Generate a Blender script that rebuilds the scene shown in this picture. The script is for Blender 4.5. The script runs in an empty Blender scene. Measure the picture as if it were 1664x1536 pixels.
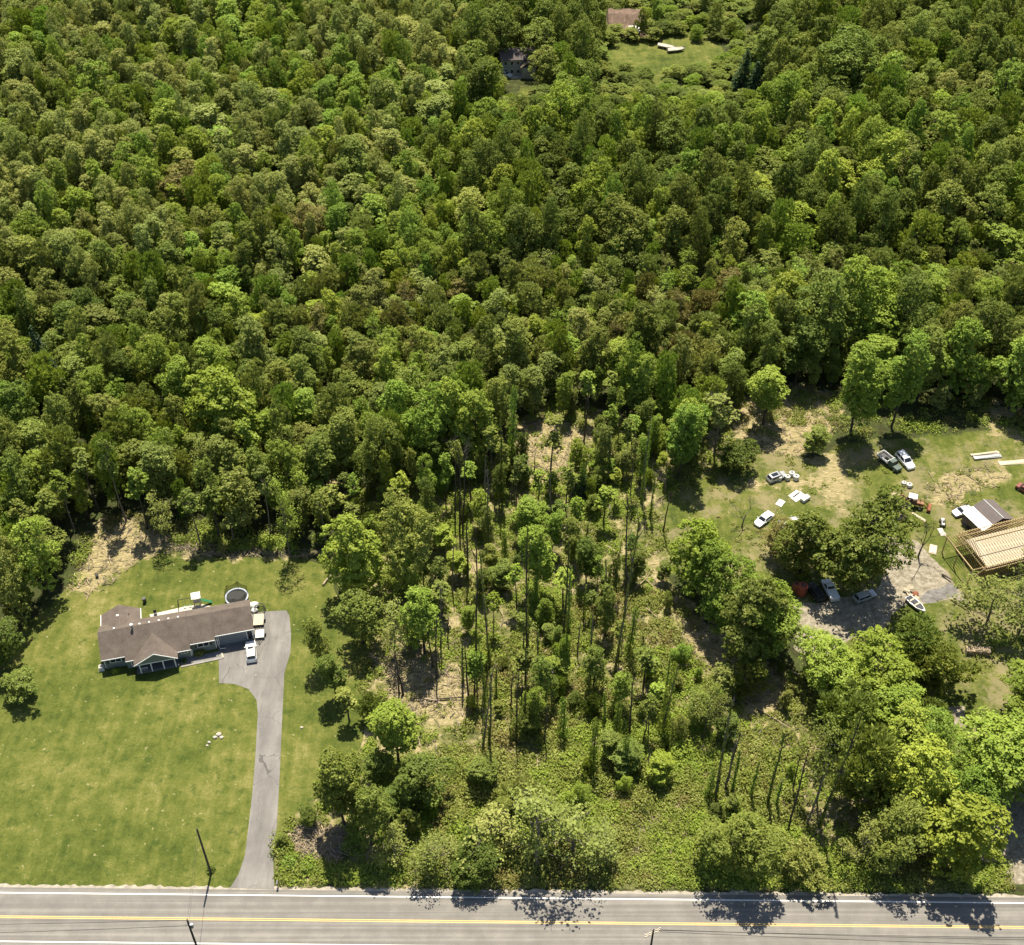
import bpy, math, random
import numpy as np
from mathutils import Vector, Matrix
R = math.radians
S = bpy.context.scene
C = S.collection

# ------------------------------------------------------------------ camera, sky, sun, exposure
FPX, CAM_H, PITCH = 2019.0, 178.0, R(42.8)
cd = bpy.data.cameras.new('camera'); cam = bpy.data.objects.new('camera', cd); C.objects.link(cam)
cd.sensor_fit = 'HORIZONTAL'; cd.sensor_width = 36.0; cd.lens = 36.0*FPX/1664.0
cd.clip_start = 1.0; cd.clip_end = 8000
cam.location = (0, 0, CAM_H); cam.rotation_euler = (R(90)-PITCH, 0, 0)
S.camera = cam
SUN_EL = 67.0
w = bpy.data.worlds.new('World'); S.world = w; w.use_nodes = True
nt = w.node_tree; nt.nodes.clear()
sky = nt.nodes.new('ShaderNodeTexSky'); sky.sky_type = 'NISHITA'; sky.sun_disc = False
sky.sun_elevation = R(SUN_EL); sky.sun_rotation = R(0); sky.air_density = 1.0; sky.dust_density = 1.0
bgn = nt.nodes.new('ShaderNodeBackground'); bgn.inputs[1].default_value = 0.068
wo = nt.nodes.new('ShaderNodeOutputWorld')
nt.links.new(sky.outputs[0], bgn.inputs[0]); nt.links.new(bgn.outputs[0], wo.inputs[0])
sd = bpy.data.lights.new('sun', 'SUN'); sd.energy = 4.6; sd.angle = R(0.53); sd.color = (1.0, 0.92, 0.76)
so = bpy.data.objects.new('sun', sd); C.objects.link(so); so.rotation_euler = (-R(90-SUN_EL), 0, R(-1))
so.location = (0, 150, 250)
S.view_settings.view_transform = 'Standard'; S.view_settings.look = 'None'
S.view_settings.exposure = 1.0; S.view_settings.gamma = 1.0
S.cycles.max_bounces = 6; S.cycles.diffuse_bounces = 3; S.cycles.transmission_bounces = 3
S.cycles.transparent_max_bounces = 8; S.cycles.use_adaptive_sampling = True

rnd = random.Random(7)
rng = np.random.default_rng(11)

def G(x, y, z=0.0):
    dx = (x-832)/FPX; dy = -(y-768)/FPX
    Y = math.cos(PITCH)+dy*math.sin(PITCH); Z = -math.sin(PITCH)+dy*math.cos(PITCH)
    t = (z-CAM_H)/Z
    return Vector((dx*t, Y*t, z))

# ------------------------------------------------------------------ materials
MATS = {}
def nmat(name):
    m = bpy.data.materials.new(name); m.use_nodes = True; m.node_tree.nodes.clear(); MATS[name] = m
    return m, m.node_tree, m.node_tree.nodes, m.node_tree.links
def ramp(N, L, fac, stops):
    r = N.new('ShaderNodeValToRGB'); e = r.color_ramp.elements
    while len(e) < len(stops): e.new(0.5)
    for i, (p, c) in enumerate(stops): e[i].position = p; e[i].color = (*c, 1)
    L.new(fac, r.inputs[0]); return r.outputs[0]
def noise(N, L, scale, detail=4, vec=None, rough=0.6):
    n = N.new('ShaderNodeTexNoise'); n.inputs['Scale'].default_value = scale; n.inputs['Detail'].default_value = detail
    n.inputs['Roughness'].default_value = rough
    if vec is not None: L.new(vec, n.inputs['Vector'])
    return n.outputs['Fac']
def mixc(N, L, fac, a, b, mode='MIX'):
    m = N.new('ShaderNodeMix'); m.data_type = 'RGBA'; m.blend_type = mode
    for k, v in ((0, fac), (6, a), (7, b)):
        if isinstance(v, (float, int)): m.inputs[k].default_value = v
        elif isinstance(v, tuple): m.inputs[k].default_value = (*v, 1)
        else: L.new(v, m.inputs[k])
    return m.outputs[2]
def mth(N, L, op, a, b=None, c=None, clamp=False):
    m = N.new('ShaderNodeMath'); m.operation = op; m.use_clamp = clamp
    for k, v in ((0, a), (1, b), (2, c)):
        if v is None: continue
        if isinstance(v, (float, int)): m.inputs[k].default_value = v
        else: L.new(v, m.inputs[k])
    return m.outputs[0]
def solid(name, col, rough=0.6, metal=0.0, var=0.12, scale=1.5, bump=0.0):
    m, t, N, L = nmat(name)
    tc = N.new('ShaderNodeTexCoord'); n = noise(N, L, scale, 5, tc.outputs['Object'])
    a = tuple(max(0, c*(1-var)) for c in col); b = tuple(min(1, c*(1+var)) for c in col)
    c = ramp(N, L, n, [(0.3, a), (0.7, b)])
    p = N.new('ShaderNodeBsdfPrincipled'); L.new(c, p.inputs['Base Color'])
    p.inputs['Roughness'].default_value = rough; p.inputs['Metallic'].default_value = metal
    if bump:
        bn = N.new('ShaderNodeBump'); bn.inputs['Strength'].default_value = bump; L.new(n, bn.inputs['Height']); L.new(bn.outputs[0], p.inputs['Normal'])
    o = N.new('ShaderNodeOutputMaterial'); L.new(p.outputs[0], o.inputs[0])
    return m
def leafmat(name, dark, mid, light, trans=0.36):
    """foliage: hue varies leaf by leaf, clump by clump and tree by tree"""
    m, t, N, L = nmat(name)
    geo = N.new('ShaderNodeNewGeometry'); oi = N.new('ShaderNodeObjectInfo'); tc = N.new('ShaderNodeTexCoord')
    n = noise(N, L, 0.35, 3, tc.outputs['Object'])
    f = mth(N, L, 'MULTIPLY_ADD', geo.outputs['Random Per Island'], 0.45, mth(N, L, 'MULTIPLY_ADD', n, 0.5, mth(N, L, 'MULTIPLY', oi.outputs['Random'], 0.35)))
    c = ramp(N, L, f, [(0.2, dark), (0.62, mid), (1.0, light)])
    hs = N.new('ShaderNodeHueSaturation'); L.new(c, hs.inputs['Color'])
    r2 = mth(N, L, 'FRACT', mth(N, L, 'MULTIPLY', oi.outputs['Random'], 17.3))
    L.new(mth(N, L, 'MULTIPLY_ADD', r2, 0.032, 0.471), hs.inputs['Hue'])
    r3 = mth(N, L, 'FRACT', mth(N, L, 'MULTIPLY', oi.outputs['Random'], 41.7))
    L.new(mth(N, L, 'MULTIPLY_ADD', r3, 0.65, 1.90), hs.inputs['Value'])
    c = hs.outputs[0]
    d = N.new('ShaderNodeBsdfDiffuse'); L.new(c, d.inputs[0])
    tr = N.new('ShaderNodeBsdfTranslucent'); L.new(mixc(N, L, 0.5, c, (0.22, 0.25, 0.02)), tr.inputs[0])
    gl = N.new('ShaderNodeBsdfGlossy'); gl.inputs['Roughness'].default_value = 0.45; gl.inputs['Color'].default_value = (0.7, 0.75, 0.5, 1)
    mx = N.new('ShaderNodeMixShader'); mx.inputs[0].default_value = trans; L.new(d.outputs[0], mx.inputs[1]); L.new(tr.outputs[0], mx.inputs[2])
    m2 = N.new('ShaderNodeMixShader'); m2.inputs[0].default_value = 0.012; L.new(mx.outputs[0], m2.inputs[1]); L.new(gl.outputs[0], m2.inputs[2])
    o = N.new('ShaderNodeOutputMaterial'); L.new(m2.outputs[0], o.inputs[0])
    return m
LEAF = {
 'deep':   leafmat('leaf_deep',   (0.026, 0.044, 0.008), (0.050, 0.074, 0.013), (0.105, 0.135, 0.027)),
 'mid':    leafmat('leaf_mid',    (0.036, 0.057, 0.011), (0.073, 0.100, 0.019), (0.145, 0.175, 0.038)),
 'bright': leafmat('leaf_bright', (0.058, 0.098, 0.014), (0.096, 0.150, 0.022), (0.150, 0.205, 0.034)),
 'yellow': leafmat('leaf_yellow', (0.068, 0.102, 0.012), (0.112, 0.158, 0.020), (0.168, 0.215, 0.034)),
 'pale':   leafmat('leaf_pale',   (0.074, 0.096, 0.022), (0.124, 0.150, 0.038), (0.188, 0.212, 0.064)),
 'olive':  leafmat('leaf_olive',  (0.048, 0.064, 0.014), (0.090, 0.112, 0.025), (0.148, 0.172, 0.046)),
 'bronze': leafmat('leaf_bronze', (0.060, 0.058, 0.018), (0.100, 0.096, 0.028), (0.146, 0.138, 0.042)),
 'conifer':leafmat('leaf_conifer',(0.014, 0.028, 0.012), (0.022, 0.042, 0.017), (0.036, 0.062, 0.024), 0.1),
}
BARK = solid('bark', (0.062, 0.050, 0.038), 0.9, var=0.4, scale=3)
BARKP = solid('bark_grey', (0.15, 0.13, 0.105), 0.9, var=0.35, scale=3)
DEADW = solid('dead_wood', (0.34, 0.27, 0.18), 0.9, var=0.35, scale=2)
WHITE = solid('white_paint', (0.78, 0.78, 0.76), 0.35, var=0.04)
CARW = solid('car_white', (0.80, 0.80, 0.79), 0.25, var=0.03)
CARS = solid('car_silver', (0.45, 0.46, 0.47), 0.28, 0.35, var=0.05)
CARB = solid('car_black', (0.035, 0.037, 0.042), 0.25, var=0.1)
CARG = solid('car_green', (0.07, 0.10, 0.085), 0.4, var=0.2)
CARR = solid('car_red', (0.20, 0.06, 0.045), 0.4, var=0.2)
GLASS = solid('dark_glass', (0.018, 0.022, 0.028), 0.08, var=0.1)
TYRE = solid('tyre_rubber', (0.02, 0.02, 0.02), 0.8)
METAL = solid('dark_metal', (0.05, 0.05, 0.055), 0.5, 0.3)
GALV = solid('galvanised', (0.32, 0.33, 0.34), 0.45, 0.5, var=0.15)
RUST = solid('rust', (0.24, 0.085, 0.04), 0.85, var=0.45, scale=2)
TRACT = solid('tractor_paint', (0.20, 0.105, 0.05), 0.6, var=0.45, scale=2)
LUMBER = solid('new_lumber', (0.40, 0.29, 0.14), 0.75, var=0.18, scale=3)
OSB = solid('deck_board', (0.40, 0.34, 0.24), 0.8, var=0.12, scale=2)
SIDING = solid('siding_greygreen', (0.16, 0.185, 0.165), 0.7, var=0.06)
TRIM = solid('trim_white', (0.74, 0.75, 0.74), 0.45, var=0.03)
CONC = solid('concrete', (0.52, 0.47, 0.39), 0.85, var=0.15, scale=1.2)
PLASW = solid('white_plastic', (0.58, 0.57, 0.53), 0.6, var=0.25)
PLAYG = solid('green_plastic', (0.03, 0.16, 0.07), 0.4)
BLUEP = solid('blue_pad', (0.22, 0.30, 0.42), 0.5)
NET = solid('black_net', (0.02, 0.022, 0.02), 0.8)
STONE = solid('stone', (0.42, 0.38, 0.32), 0.9, var=0.3, scale=2)
POLEW = solid('pole_wood', (0.05, 0.043, 0.036), 0.9, var=0.3, scale=1)
TANW = solid('weathered_deck', (0.50, 0.42, 0.30), 0.85, var=0.22, scale=1.5)
BLUEV = solid('bluegrey_paint', (0.16, 0.19, 0.22), 0.5, var=0.2)
RED = solid('rust_red_tank', (0.26, 0.06, 0.035), 0.7, var=0.35)

def shingles(name, c1, c2):
    m, t, N, L = nmat(name)
    tc = N.new('ShaderNodeTexCoord')
    n1 = noise(N, L, 9.0, 3, tc.outputs['Object'], 0.8); n2 = noise(N, L, 0.6, 3, tc.outputs['Object'])
    f = mth(N, L, 'MULTIPLY_ADD', n1, 0.65, mth(N, L, 'MULTIPLY', n2, 0.35))
    c = ramp(N, L, f, [(0.36, c1), (0.64, c2)])
    wv = N.new('ShaderNodeTexWave'); wv.bands_direction = 'Y'; wv.inputs['Scale'].default_value = 1.9; wv.inputs['Distortion'].default_value = 0.4
    L.new(tc.outputs['Object'], wv.inputs['Vector'])
    c = mixc(N, L, mth(N, L, 'MULTIPLY', wv.outputs['Fac'], 0.16), c, (0.05, 0.042, 0.036))
    p = N.new('ShaderNodeBsdfPrincipled'); L.new(c, p.inputs['Base Color']); p.inputs['Roughness'].default_value = 0.92
    o = N.new('ShaderNodeOutputMaterial'); L.new(p.outputs[0], o.inputs[0]); return m
SHING = shingles('roof_shingles', (0.070, 0.054, 0.043), (0.180, 0.143, 0.116))
SHINGD = shingles('shed_roof_brown', (0.10, 0.08, 0.075), (0.15, 0.125, 0.12))

# ------------------------------------------------------------------ mesh builder
class MB:
    def __init__(s): s.v = []; s.f = []
    def add(s, vs, fs):
        o = len(s.v); s.v += [tuple(a) for a in vs]; s.f += [tuple(i+o for i in f) for f in fs]; return s
    def box(s, c, d, rz=0, rx=0, ry=0):
        hx, hy, hz = d[0]/2, d[1]/2, d[2]/2
        M = Matrix.Rotation(rz, 3, 'Z') @ Matrix.Rotation(ry, 3, 'Y') @ Matrix.Rotation(rx, 3, 'X')
        vs = [Vector(c)+M @ Vector((x*hx, y*hy, z*hz)) for z in (-1, 1) for x, y in ((-1, -1), (1, -1), (1, 1), (-1, 1))]
        return s.add(vs, [(3, 2, 1, 0), (4, 5, 6, 7), (0, 1, 5, 4), (1, 2, 6, 5), (2, 3, 7, 6), (3, 0, 4, 7)])
    def hexa(s, lo, hi):
        return s.add(list(lo)+list(hi), [(3, 2, 1, 0), (4, 5, 6, 7), (0, 1, 5, 4), (1, 2, 6, 5), (2, 3, 7, 6), (3, 0, 4, 7)])
    def slab(s, pts, t):
        """planar polygon thickened by t along its normal (downwards)"""
        P = [Vector(p) for p in pts]; n = (P[1]-P[0]).cross(P[2]-P[0]).normalized()
        k = len(P); Q = [p-n*t for p in P]
        return s.add(P+Q, [tuple(range(k)), tuple(range(2*k-1, k-1, -1))]+[(i, i+k, (i+1) % k+k, (i+1) % k) for i in range(k)])
    def tube(s, pts, rad, n=6, cap=True):
        P = [Vector(p) for p in pts]
        if not isinstance(rad, (list, tuple)): rad = [rad]*len(P)
        vs = []
        for i, p in enumerate(P):
            d = (P[min(i+1, len(P)-1)]-P[max(i-1, 0)]).normalized()
            a = d.cross(Vector((0, 0, 1))) if abs(d.z) < 0.95 else d.cross(Vector((1, 0, 0)))
            a.normalize(); b = d.cross(a)
            vs += [p+(a*math.cos(2*math.pi*k/n)+b*math.sin(2*math.pi*k/n))*rad[i] for k in range(n)]
        fs = [(i*n+k, i*n+(k+1) % n, (i+1)*n+(k+1) % n, (i+1)*n+k) for i in range(len(P)-1) for k in range(n)]
        if cap: fs += [tuple(range(n))[::-1], tuple((len(P)-1)*n+k for k in range(n))]
        return s.add(vs, fs)
    def bar(s, a, b, w): return s.tube([a, b], w*0.62, 4)
    def loft(s, rings):
        n = len(rings[0]); vs = [p for r in rings for p in r]
        fs = [(i*n+k, i*n+(k+1) % n, (i+1)*n+(k+1) % n, (i+1)*n+k) for i in range(len(rings)-1) for k in range(n)]
        fs += [tuple(range(n))[::-1], tuple((len(rings)-1)*n+k for k in range(n))]
        return s.add(vs, fs)
    def blob(s, c, r, seed=0, n=8, m=5):
        q = random.Random(seed); vs = [(c[0], c[1], c[2]-r[2])]
        for i in range(1, m):
            a = math.pi*i/m
            for k in range(n):
                j = q.uniform(0.8, 1.15); b = 2*math.pi*k/n
                vs.append((c[0]+r[0]*j*math.sin(a)*math.cos(b), c[1]+r[1]*j*math.sin(a)*math.sin(b), c[2]-r[2]*j*math.cos(a)))
        vs.append((c[0], c[1], c[2]+r[2])); T = len(vs)-1
        fs = [(0, 1+(k+1) % n, 1+k) for k in range(n)]+[(T, T-n+k, T-n+(k+1) % n) for k in range(n)]
        fs += [(1+i*n+k, 1+i*n+(k+1) % n, 1+(i+1)*n+(k+1) % n, 1+(i+1)*n+k) for i in range(m-2) for k in range(n)]
        return s.add(vs, fs)
    def build(s, name, mat, parent=None, smooth=False):
        me = bpy.data.meshes.new(name); me.from_pydata(s.v, [], s.f); me.update()
        if smooth: me.polygons.foreach_set('use_smooth', [True]*len(me.polygons))
        me.materials.append(mat); o = bpy.data.objects.new(name, me); C.objects.link(o)
        if parent: o.parent = parent
        return o
def tag(o, label=None, cat=None, group=None, kind=None):
    for k, v in (('label', label), ('category', cat), ('group', group), ('kind', kind)):
        if v: o[k] = v
    return o
def thing(name, label, cat, loc=(0, 0, 0), rz=0, group=None):
    o = bpy.data.objects.new(name, None); C.objects.link(o); o.location = loc; o.rotation_euler = (0, 0, rz)
    o.empty_display_size = 0.3
    return tag(o, label, cat, group)
def copy_tree(o, parent=None):
    c = o.copy(); C.objects.link(c)
    if parent: c.parent = parent
    for ch in list(o.children): copy_tree(ch, c)
    return c
def quadmesh(name, P, mats, midx=None):
    n = len(P); me = bpy.data.meshes.new(name)
    me.vertices.add(n*4); me.vertices.foreach_set('co', np.ascontiguousarray(P.reshape(-1), dtype=np.float32))
    me.loops.add(n*4); me.loops.foreach_set('vertex_index', np.arange(n*4, dtype=np.int32))
    me.polygons.add(n); me.polygons.foreach_set('loop_start', np.arange(0, n*4, 4, dtype=np.int32))
    try: me.polygons.foreach_set('loop_total', np.full(n, 4, dtype=np.int32))
    except Exception: pass
    for m in mats: me.materials.append(m)
    if midx is not None: me.polygons.foreach_set('material_index', np.ascontiguousarray(midx, dtype=np.int32))
    me.update(calc_edges=True); me.validate(); return me

# ------------------------------------------------------------------ value noise and polygons in the plane
_T = rng.random((256, 256))
def vnoise(x, y, s):
    x = np.asarray(x)/s+1000.3; y = np.asarray(y)/s+1000.7
    xi = np.floor(x).astype(int); yi = np.floor(y).astype(int); fx = x-xi; fy = y-yi
    fx = fx*fx*(3-2*fx); fy = fy*fy*(3-2*fy); g = lambda a, b: _T[a % 256, b % 256]
    return (g(xi, yi)*(1-fx)+g(xi+1, yi)*fx)*(1-fy)+(g(xi, yi+1)*(1-fx)+g(xi+1, yi+1)*fx)*fy
def fnoise(x, y, s): return vnoise(x, y, s)*.5+vnoise(x+37, y-11, s/2.1)*.3+vnoise(x-71, y+19, s/4.3)*.2
def wpoly(px): return np.array([G(a, b)[:2] for a, b in px])
def inside(px, x, y):
    r = np.zeros(np.shape(x), bool); n = len(px)
    for i in range(n):
        x0, y0 = px[i]; x1, y1 = px[(i+1) % n]
        if y0 == y1: continue
        r ^= ((y0 > y) != (y1 > y)) & (x < (x1-x0)*(y-y0)/(y1-y0)+x0)
    return r
def soft(px, x, y, edge=2.0):
    d = np.full(np.shape(x), 1e9); n = len(px)
    for i in range(n):
        a = px[i]; b = px[(i+1) % n]; e = b-a; L2 = max(1e-9, e@e)
        t = np.clip(((x-a[0])*e[0]+(y-a[1])*e[1])/L2, 0, 1)
        d = np.minimum(d, np.hypot(x-a[0]-t*e[0], y-a[1]-t*e[1]))
    d = np.where(inside(px, x, y), d, -d)
    return np.clip(0.5+d/(2*edge), 0, 1)

LAWN = wpoly([(-400, 1440), (-400, 1110), (-60, 1090), (5, 1050), (45, 1010), (112, 958), (165, 950), (235, 885), (330, 905), (470, 905), (538, 918), (545, 960), (562, 1000), (600, 1050), (608, 1130), (590, 1210), (530, 1290), (470, 1330), (452, 1360), (452, 1446), (-400, 1440)])
YARD = wpoly([(1180, 735), (1250, 730), (1330, 745), (1370, 720), (1500, 705), (1600, 695), (1780, 700), (1800, 880), (1760, 1120), (1600, 1110), (1560, 1180), (1500, 1100), (1420, 1060), (1300, 1040), (1250, 960), (1070, 930), (1060, 870), (1085, 800)])
YARD2 = wpoly([(1540, 1085), (1760, 1085), (1760, 1300), (1590, 1290), (1500, 1200)])
STRAW = [wpoly(p) for p in (
 [(112, 962), (128, 880), (165, 845), (240, 835), (310, 860), (290, 885), (240, 905), (175, 955), (140, 975)],
 [(465, 1350), (520, 1335), (560, 1350), (560, 1400), (490, 1398)],
 [(620, 1075), (650, 1050), (720, 1060), (760, 1090), (762, 1170), (665, 1165), (630, 1130)],
 [(830, 690), (900, 680), (965, 705), (960, 765), (880, 800), (840, 750)],
 [(1190, 640), (1290, 620), (1370, 640), (1360, 700), (1300, 745), (1230, 735), (1185, 700)],
 [(1310, 740), (1360, 735), (1400, 790), (1370, 850), (1340, 800)],
 [(1200, 780), (1330, 775), (1360, 790), (1330, 802), (1210, 800)],
 [(1510, 770), (1620, 750), (1640, 775), (1560, 830), (1500, 810)],
 [(1600, 640), (1664, 660), (1700, 700), (1640, 690), (1590, 670)],
 [(1090, 1000), (1200, 1000), (1290, 1130), (1240, 1160), (1130, 1070)],
 [(592, 1175), (612, 1110), (618, 1040), (600, 1020), (604, 1120)],
 [(260, 870), (380, 892), (520, 896), (540, 906), (400, 906), (300, 905)],
 [(470, 760), (560, 740), (560, 800), (480, 800)],
 [(1060, 900), (1090, 900), (1090, 980), (1050, 1000)],
 [(1590, 660), (1664, 700), (1760, 720), (1700, 745), (1600, 700)])]
GRAVEL = [wpoly(p) for p in (
 [(1440, 870), (1490, 880), (1540, 930), (1570, 980), (1540, 975), (1470, 985), (1430, 1010), (1330, 1075), (1285, 1055), (1300, 1010), (1400, 1000), (1430, 950)],
 [(1590, 1270), (1664, 1230), (1800, 1240), (1800, 1440), (1580, 1440), (1600, 1350)],
 [(1290, 985), (1440, 960), (1445, 1020), (1300, 1030)],
 [(1510, 1150), (1570, 1150), (1570, 1185), (1510, 1175)])]
CLEAR = wpoly([(545, 895), (600, 1200), (530, 1290), (452, 1350), (452, 1442), (1600, 1446), (1600, 1290), (1290, 1090), (1180, 1080), (1090, 950), (1075, 830), (1190, 720), (1190, 660), (1060, 690), (900, 650), (840, 690), (790, 770), (560, 790)])
FIELD = wpoly([(1000, 66), (1195, 66), (1195, 96), (1140, 122), (1040, 128), (990, 105)])
FIELD2 = wpoly([(806, 117), (882, 117), (878, 190), (808, 190)])
BANK = wpoly([(985, 30), (1052, 30), (1052, 60), (985, 60)])

# ------------------------------------------------------------------ ground sheet
def axis(lo, hi, step, far):
    a = list(np.arange(lo, hi+.01, step)); o = step; up = []; x = hi
    while x < far: o *= 1.35; x += o; up.append(x)
    dn = []; o = step; x = lo
    while x > -far: o *= 1.35; x -= o; dn.append(x)
    return np.array(dn[::-1]+a+up)
gx = axis(-112, 112, 0.75, 3500); gy = axis(80, 250, 0.75, 3500)
GX, GY = np.meshgrid(gx, gy); X = GX.ravel(); Y = GY.ravel()
wx = X+(fnoise(X, Y, 7)-.5)*5; wy = Y+(fnoise(X+300, Y, 7)-.5)*5
wl = X+(fnoise(X, Y, 4)-.5)*1.6; wm = Y+(fnoise(X+200, Y, 4)-.5)*1.6
a_grass = np.maximum.reduce([soft(LAWN, wl, wm, .7), soft(YARD, wx, wy, 2)*.86, soft(YARD2, wx, wy, 2)*.8, soft(FIELD, wx, wy, 2), soft(FIELD2, wx, wy, 1.5)])
a_yard = np.maximum(soft(YARD, wx, wy, 2), soft(YARD2, wx, wy, 2))
a_straw = np.maximum.reduce([soft(p, wx, wy, 2.2) for p in STRAW])
a_grav = np.maximum.reduce([soft(p, wl, wm, 1.0) for p in GRAVEL])
a_brush = soft(CLEAR, wx, wy, 3)
a_grav = np.maximum(a_grav, soft(BANK, wl, wm, 1.5))
ny, nx = GX.shape
me = bpy.data.meshes.new('ground')
V = np.zeros((nx*ny, 3)); V[:, 0] = X; V[:, 1] = Y
idx = np.arange(nx*ny).reshape(ny, nx)
F = np.stack([idx[:-1, :-1], idx[:-1, 1:], idx[1:, 1:], idx[1:, :-1]], -1).reshape(-1, 4)
me.vertices.add(len(V)); me.vertices.foreach_set('co', V.ravel().astype(np.float32))
me.loops.add(F.size); me.loops.foreach_set('vertex_index', F.ravel().astype(np.int32))
me.polygons.add(len(F)); me.polygons.foreach_set('loop_start', np.arange(0, F.size, 4, dtype=np.int32))
me.update(calc_edges=True)
for nm, a in (('grass', a_grass), ('straw', a_straw), ('gravel', a_grav), ('brush', a_brush), ('yard', a_yard)):
    at = me.attributes.new(nm, 'FLOAT', 'POINT'); at.data.foreach_set('value', a.astype(np.float32))
m, t, N, L = nmat('ground_cover')
geo = N.new('ShaderNodeNewGeometry'); pos = geo.outputs['Position']
def attr(n_):
    a = N.new('ShaderNodeAttribute'); a.attribute_name = n_; return a.outputs['Fac']
def warped(a, sc, amt, lo=.42, hi=.58, s2=None):
    n = noise(N, L, sc, 5, pos, .7)
    v = mth(N, L, 'ADD', a, mth(N, L, 'MULTIPLY', mth(N, L, 'SUBTRACT', n, .5), amt))
    mr = N.new('ShaderNodeMapRange'); mr.interpolation_type = 'SMOOTHSTEP'; L.new(v, mr.inputs[0]); mr.inputs[1].default_value = lo; mr.inputs[2].default_value = hi
    return mr.outputs[0]
floor_c = ramp(N, L, noise(N, L, .55, 8, pos, .75), [(.33, (.025, .025, .013)), (.47, (.048, .052, .02)), (.56, (.05, .068, .018)), (.70, (.12, .095, .05))])
brush_c = ramp(N, L, noise(N, L, .33, 9, pos, .78), [(.34, (.040, .050, .016)), (.43, (.09, .10, .03)), (.50, (.15, .15, .05)), (.56, (.30, .25, .13)), (.70, (.46, .38, .23))])
# grass: large soft patches, mown streaks, small tufts, dry spots
n_big = noise(N, L, .055, 4, pos, .6); n_mid = noise(N, L, .35, 6, pos, .7); n_fine = noise(N, L, 2.6, 5, pos, .8)
mp = N.new('ShaderNodeMapping'); mp.inputs['Rotation'].default_value = (0, 0, 0); mp.inputs['Scale'].default_value = (1.5, .10, 1); L.new(pos, mp.inputs[0])
n_st = noise(N, L, .55, 4, mp.outputs[0], .6)
gv = mth(N, L, 'MULTIPLY_ADD', n_big, .30, mth(N, L, 'MULTIPLY_ADD', n_mid, .32, mth(N, L, 'MULTIPLY_ADD', n_fine, .24, mth(N, L, 'MULTIPLY', n_st, .14))))
grass_c = ramp(N, L, gv, [(.385, (.036, .052, .011)), (.45, (.070, .091, .017)), (.505, (.108, .124, .026)), (.555, (.158, .158, .042)), (.64, (.28, .245, .10))])
wv = N.new('ShaderNodeTexWave'); wv.inputs['Scale'].default_value = .16; wv.inputs['Distortion'].default_value = 1.2; wv.inputs['Detail'].default_value = 2
mp2 = N.new('ShaderNodeMapping'); mp2.inputs['Rotation'].default_value = (0, 0, R(-14)); L.new(pos, mp2.inputs[0]); L.new(mp2.outputs[0], wv.inputs[0])
grass_c = mixc(N, L, mth(N, L, 'MULTIPLY', wv.outputs['Fac'], .10), grass_c, (.075, .098, .02))
# little pale and dark weeds in the lawn
sp = noise(N, L, 1.1, 3, pos, .5)
grass_c = mixc(N, L, mth(N, L, 'MULTIPLY', warped(sp, 6, .2, .66, .74), .7), grass_c, (.36, .32, .17))
grass_c = mixc(N, L, mth(N, L, 'MULTIPLY', warped(noise(N, L, .5, 3, pos), 5, .25, .57, .68), .6), grass_c, (.035, .065, .012))
yardn = warped(noise(N, L, .11, 6, pos, .7), 1.5, .35, .46, .62)
yard_c = mixc(N, L, yardn, grass_c, (.25, .205, .12))
grass_c = mixc(N, L, mth(N, L, 'MULTIPLY', attr('yard'), .65), grass_c, yard_c)
mp3 = N.new('ShaderNodeMapping'); mp3.inputs['Rotation'].default_value = (0, 0, R(35)); mp3.inputs['Scale'].default_value = (.5, 2.6, 1); L.new(pos, mp3.inputs[0])
straw_c = ramp(N, L, noise(N, L, 1.3, 9, mp3.outputs[0], .82), [(.30, (.085, .070, .035)), (.42, (.16, .15, .06)), (.50, (.29, .235, .12)), (.58, (.43, .355, .20)), (.72, (.58, .50, .33))])
grav_c = ramp(N, L, noise(N, L, .8, 9, pos, .8), [(.36, (.12, .105, .075)), (.48, (.235, .205, .15)), (.58, (.34, .30, .23)), (.72, (.44, .39, .31))])
c = mixc(N, L, warped(attr('brush'), .4, .5), floor_c, brush_c)
c = mixc(N, L, warped(attr('grass'), 1.4, .35), c, grass_c)
c = mixc(N, L, warped(attr('straw'), .38, 3.0, .50, .95), c, straw_c)
c = mixc(N, L, warped(attr('gravel'), 1.0, .35), c, grav_c)
p = N.new('ShaderNodeBsdfPrincipled'); L.new(c, p.inputs['Base Color']); p.inputs['Roughness'].default_value = .95
p.inputs['Specular IOR Level'].default_value = .1
bm_ = N.new('ShaderNodeBump'); bm_.inputs['Strength'].default_value = .55; bm_.inputs['Distance'].default_value = .35
L.new(mth(N, L, 'ADD', noise(N, L, 3.5, 6, pos, .8), mth(N, L, 'MULTIPLY', noise(N, L, .45, 5, pos, .7), 1.6)), bm_.inputs['Height']); L.new(bm_.outputs[0], p.inputs['Normal'])
o = N.new('ShaderNodeOutputMaterial'); L.new(p.outputs[0], o.inputs[0])
me.materials.append(m)
ground = bpy.data.objects.new('ground', me); C.objects.link(ground); tag(ground, kind='structure')

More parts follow.
